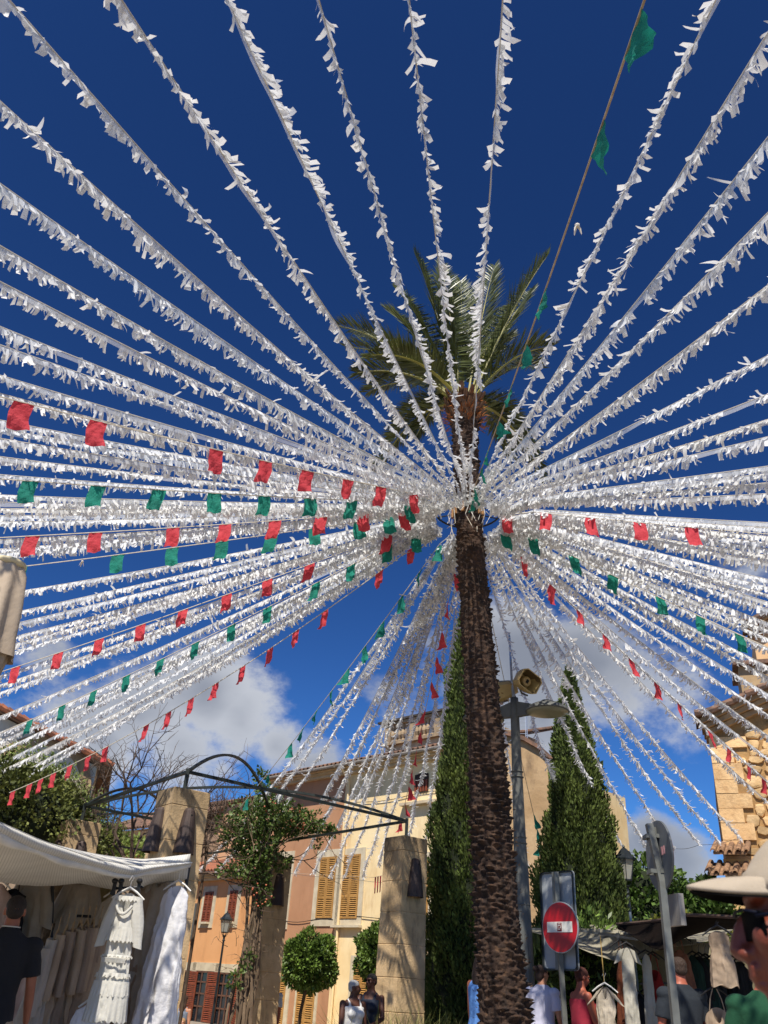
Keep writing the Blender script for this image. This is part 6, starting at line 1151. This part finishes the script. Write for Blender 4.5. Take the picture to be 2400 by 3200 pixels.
    if bag:
        b = MB(M); b.ell((-.24, -.12, 1.02), (.07, .13, .16), 14, 10); b.tube([(-.2, -.13, 1.12), (-.16, -.06, 1.44), (-.12, .04, 1.44), (-.22, .02, 1.12)], .010, 6); b.build('shoulder_bag', BLK, t, smooth=True)
    return t, M
def stand(px, py, D_, h): # feet position so that the crown of the head appears at the pixel
    p = at(px, py, D_); return np.array([p[0], p[1], p[2] - h])
WT = cloth('white_top', 'd5d3cf', bump=.2, trans=0); NV = cloth('navy_top', '1d2433', trans=0); PRT = cloth('printed_skirt', '1c1c22', 'c9c6c0', scale=38, trans=0, lo=.48, hi=.52); LBL = cloth('light_blue_dress', '5f8fd0', '5484c6', trans=0, bump=.5); LT = cloth('pale_tee', 'b9c2c4', trans=0); LAV = cloth('lavender_tee', 'c5c4d6', trans=0); CRI = cloth('crimson_top', 'a3283c', '932236', trans=0); DT = cloth('dark_tee', '20262d', trans=0); GT = cloth('green_tee', '0e4429', trans=0); JE = cloth('blue_jeans', '6a7d92', '5a6d83', trans=0); KH = cloth('khaki_trousers', 'a08c73', '917d65', trans=0); DKP = cloth('dark_trousers', '24262a', trans=0); GRT = cloth('grey_top', '7f8896', trans=0)
G3 = 'people in the market square'; R_ = math.radians
person('man in a black polo shirt and beige trousers seen from behind at the left stall', stand(58, 2806, 8.1, 1.78), R_(-20), 1.78, S_TN, ('crop', '21160f'), top=(BLK, 'polo'), bottom=(KH, 'trousers'), arms=((.1, .12, .2), (.12, .16, .25)), vox=.008, group=G3)
person('white haired woman in a white tank top with a black shoulder bag', stand(1108, 3066, 14.8, 1.66), R_(150), 1.66, S_DK, ('crop', 'a9a8a5'), True, (WT, 'tank'), (WT, 'skirt'), ((.05, .15, .3), (.2, .15, .3)), head_yaw=R_(-60), stout=1.08, vox=.009, bag=True, group=G3)
person('woman in a navy top and glasses reaching towards the white haired woman', stand(1163, 3046, 15.3, 1.72), R_(205), 1.72, S_DK, ('crop', '1a1412'), True, (NV, 'tank'), (PRT, 'skirt'), ((.2, .2, 1.1), (.5, .3, 1.2)), head_yaw=R_(20), glasses=True, vox=.009, group=G3)
person('man in a pale grey t-shirt stepping out from behind the climber pillar', stand(854, 3058, 21.4, 1.74), R_(200), 1.74, S_TN, ('crop', '2a1c14'), top=(LT, 'tee'), bottom=(DKP, 'shorts'), arms=((.1, .12, .2), (.0, .12, .3)), group=G3)
person('woman with long brown hair in a grey sleeveless top before the orange house doors', stand(580, 3112, 24.5, 1.66), R_(20), 1.66, S_LT, ('long', '3f2517'), True, (GRT, 'tank'), (WT, 'skirt'), group=G3)
person('fair haired person in a white top low below the plain white dress', stand(572, 3184, 22, 1.45), R_(180), 1.45, S_LT, ('long', 'a9825a'), True, (WT, 'tee'), (DKP, 'trousers'), group=G3)
person('person in a light blue dress half hidden behind the palm trunk', stand(1506, 2985, 11.6, 1.72), R_(55), 1.72, S_TN, ('long', '2a1a12'), True, (LBL, 'dress'), None, ((.1, .14, .2), (.1, .12, .2)), stout=1.12, vox=.009, group=G3)
person('woman in a lavender white t-shirt with a dark bun and sunglasses', stand(1692, 3020, 13.2, 1.66), R_(35), 1.66, S_LT, ('bun', '2c1a12'), True, (LAV, 'tee'), (JE, 'trousers'), ((.15, .12, .3), (.1, .14, .3)), head_yaw=R_(25), glasses=True, stout=1.1, vox=.009, group=G3)
person('woman with auburn hair in a crimson strappy top looking down at the stall', stand(1812, 3028, 12.6, 1.66), R_(75), 1.66, S_RD, ('updo', '4a2218'), True, (CRI, 'cami'), (DKP, 'trousers'), ((.2, .1, .5), (.25, .12, .5)), head_pitch=R_(16), stout=1.16, vox=.009, group=G3)
person('man with cropped hair in a dark t-shirt seen from behind at the right stall', stand(2118, 2996, 10.6, 1.80), R_(-15), 1.80, S_RD, ('crop', '3a2a20'), top=(DT, 'tee'), bottom=(DKP, 'trousers'), arms=((.1, .16, .2), (.05, .14, .2)), stout=1.1, vox=.009, group=G3)
person('person in a green t-shirt behind the man with the cap', stand(2372, 2985, 7.2, 1.66), R_(25), 1.66, S_RD, ('crop', '2a1c14'), top=(GT, 'tee'), bottom=(DKP, 'trousers'), arms=((.1, .2, .2), (.05, .14, .2)), stout=1.1, vox=.009, group=G3)
# ---------------- man with the cap, very close at the right edge
hp = at(2590, 2899, 1.36); HAZ = R_(-63)
mc = thing('person', 'man in a beige baseball cap and sunglasses close to the camera at the right edge', 'person', (hp[0] + .03, hp[1], 0), G3)
Mc = xf(hp, HAZ, R_(-4)); b = MB(Mc)      # local +Y is where he looks, origin between the ears
b.ell((0, -.018, .042), (.078, .094, .086), 40, 28); b.ell((0, .035, -.020), (.066, .066, .085), 36, 24); b.ell((0, .062, -.088), (.036, .034, .030), 24, 16); b.ell((0, .02, -.075), (.058, .06, .035), 24, 16)
b.ell((0, .078, .038), (.056, .022, .014), 24, 12)
b.loft([ring(0, .090, .028, .010, .010, 16), ring(0, .104, .008, .0125, .014, 16), ring(0, .114, -.012, .014, .014, 16), ring(0, .117, -.024, .016, .014, 16), ring(0, .110, -.036, .014, .011, 16)]); b.ell((0, .120, -.024), (.011, .010, .010), 16, 12)
for s in (-1, 1):
    b.ell((s * .014, .108, -.028), (.010, .013, .009), 14, 10); b.ell((s * .040, .070, -.012), (.028, .026, .026), 20, 14); b.ell((s * .044, .048, -.050), (.020, .03, .034), 20, 14); b.ell((s * .082, -.005, .004), (.010, .020, .032), 18, 12); b.ell((s * .088, -.012, .018), (.008, .016, .018), 14, 10)
b.ell((0, .098, -.046), (.026, .014, .012), 20, 12); b.ell((0, .101, -.055), (.024, .012, .006), 20, 10); b.ell((0, .096, -.066), (.021, .012, .007), 20, 10); b.ell((0, .084, -.078), (.026, .012, .010), 20, 10)
b.loft([ring(0, -.02, -.07, .058, .062), ring(0, -.03, -.13, .058, .064), ring(0, -.035, -.17, .075, .07), ring(0, -.035, -.20, .14, .085), ring(0, -.03, -.27, .20, .11), ring(0, -.02, -.42, .18, .12), ring(0, -.02, -.62, .155, .115), ring(0, -.02, -.75, .165, .115)])
for s in (-1, 1):
    limb(b, [(s * .20, -.03, -.23), (s * .22, -.03, -.38), (s * .23, -.02, -.52), (s * .23, .02, -.66), (s * .22, .05, -.77)], [.056, .05, .042, .038, .027]); b.ell((s * .22, .07, -.82), (.016, .04, .05), 14, 10)
    for q in range(4): b.tube([(s * .22, .04 + q * .02, -.85), (s * .215, .045 + q * .02, -.89), (s * .20, .05 + q * .018, -.92)], [.0095, .0088, .007], 7)
    b.tube([(s * .21, .10, -.80), (s * .20, .12, -.84), (s * .20, .12, -.87)], [.012, .010, .008], 7); limb(b, [(s * .085, -.02, -.78), (s * .09, -.01, -1.15), (s * .09, -.03, -1.45)], [.09, .06, .042])
CAPSK = mat('shaded_ruddy_skin', '7e3c27', '6b301e', scale=18, rough=.5, bump=.15, bscale=160, detail=8, stain=('5e2a1b', .4), stsc=(16, 16, 16))  # ruddy skin, colour darkened to stand for shade over the face
hd = b.build('body', CAPSK, mc, smooth=True); remesh(hd, .0035, 4, .5)
b = MB(Mc)
for s in (-1, 1): b.ell((s * .080, -.035, .02), (.008, .045, .045), 16, 10)
b.ell((0, -.05, .0), (.077, .07, .06), 20, 14); [b.ell((s * .079, .012, .022), (.005, .018, .024), 14, 10) for s in (-1, 1)]; ho = b.build('hair', mat('grey_brown_hair', '6e5a46', '3f3328', scale=60, rough=.8, bump=.8, bscale=120, stretch=(1, 1, .3)), mc, smooth=True)
CAPM = mat('cap_cotton', 'b3a48f', 'a69782', scale=20, rough=.95, bump=.12, bscale=400)
capp = MB(Mc @ np.array(Matrix.Rotation(R_(4), 4, 'X')))
rings = []
for i in range(15):
    v = i / 14; a = v * math.pi / 2; rr = math.cos(a) ** .75; rf = math.cos(a) ** 1.25; rings.append([((.089 * rr) * math.cos(q) * (1 + .004 * math.cos(6 * q)), -.008 + (.112 * (rf if math.sin(q) > 0 else rr)) * math.sin(q) - (.02 * v if math.sin(q) > 0 else .02 * v), .034 + .112 * math.sin(a) ** 1.05 + (.008 * math.sin(q) if v < .2 else 0)) for q in np.linspace(0, 2 * math.pi, 60, endpoint=False)])
capp.loft(rings); cp = capp.build('cap', CAPM, mc, smooth=True)
def visor(zoff, sc_=1.0, nu=34, nv=14):
    rows = []
    for j in range(nv):
        v = j / (nv - 1); row = []
        for i in range(nu):
            u = -1 + 2 * i / (nu - 1); a = u * R_(50); x0 = .084 * math.sin(a); y0 = -.008 + .108 * math.cos(a); ext = .075 * math.sqrt(max(0, 1 - abs(u) ** 2.4)) * v
            row.append((x0 * (1 + .04 * v), y0 + ext * sc_, .052 - .011 * (x0 / .08) ** 2 * (.3 + v) * .9 - .012 * v * v + zoff + .004 + .006 * (1 - abs(u))))
        rows.append(row)
    return rows
vb_ = MB(Mc @ np.array(Matrix.Rotation(R_(4), 4, 'X'))); A_ = visor(.0); B_ = visor(-.0045); n = len(A_[0]); allv = [p for r in A_ for p in r] + [p for r in B_ for p in r]; k0 = len(A_) * n; F_ = []
for j in range(len(A_) - 1):
    for i in range(n - 1): a = j * n + i; F_.append((a, a + 1, a + 1 + n, a + n)); F_.append((k0 + a, k0 + a + n, k0 + a + 1 + n, k0 + a + 1))
for i in range(n - 1): a = (len(A_) - 1) * n + i; F_.append((a, a + 1, k0 + a + 1, k0 + a))
vb_.add(allv, F_); vb_.build('visor', CAPM, cp, smooth=True); C_ = visor(-.0075, .97); ub = MB(Mc @ np.array(Matrix.Rotation(R_(4), 4, 'X'))); ub.loft(C_, closed=False); ub.build('visor_underside', mat('visor_black', '0c0b0b', rough=.9, spec=.1), cp, smooth=True)
b = MB(Mc)
for s in (-1, 1):
    rings = []
    for q in np.linspace(0, 1, 9): a = q; rings.append([(s * (.006 + .062 * q), .104 - .030 * q ** 2.0 + .003 * math.cos(w_) * 0, .003 + .018 * math.sin(w_) * (1 - .25 * abs(2 * q - 1) ** 3)) for w_ in np.linspace(-math.pi / 2, math.pi / 2, 7)])
    b.loft(rings, closed=False)
gl = b.build('sunglasses', mat('sunglass_black', '08080a', rough=.5, spec=.02), mc, smooth=True); s_ = gl.modifiers.new('thickness', 'SOLIDIFY'); s_.thickness = .002
b = MB(Mc)
for s in (-1, 1): b.tube([(s * .068, .084, .012), (s * .082, .05, .014), (s * .090, .0, .014), (s * .086, -.02, .006)], .0024, 6); b.tube([(s * .068, .082, .016), (s * .05, .10, .022), (s * .02, .112, .022), (0, .116, .018)], .002, 6); b.tube([(s * .086, .02, .012), (s * .088, .0, -.02), (s * .08, -.03, -.06)], .0012, 5)
b.build('glasses_frame', mat('glasses_blue', '0e1120', rough=.6, spec=.1), gl, smooth=True)
b = MB(Mc); b.loft([ring(0, -.035, -.165, .078, .074), ring(0, -.035, -.20, .152, .097), ring(0, -.03, -.27, .214, .123), ring(0, -.02, -.42, .195, .133), ring(0, -.02, -.62, .17, .13), ring(0, -.02, -.80, .185, .135)])
for s in (-1, 1): b.tube([(s * .17, -.03, -.22), (s * .20, -.03, -.24), (s * .22, -.03, -.36), (s * .23, -.025, -.44)], [.06, .070, .066, .068], 14)
b = b.build('shirt', cloth('navy_shirt', '2b3346', trans=0), mc, smooth=True); remesh(b, .010, 2)
b = MB(Mc); b.loft([ring(0, -.02, -.90, .19, .14), ring(0, -.02, -.76, .172, .122)])
for s in (-1, 1): b.loft([ring(s * .088, -.01, -.85, .10, .11), ring(s * .09, -.01, -1.2, .085, .088), ring(s * .09, -.02, -1.46, .07, .075)])
b = b.build('trousers', KH, mc, smooth=True); remesh(b, .012, 2)
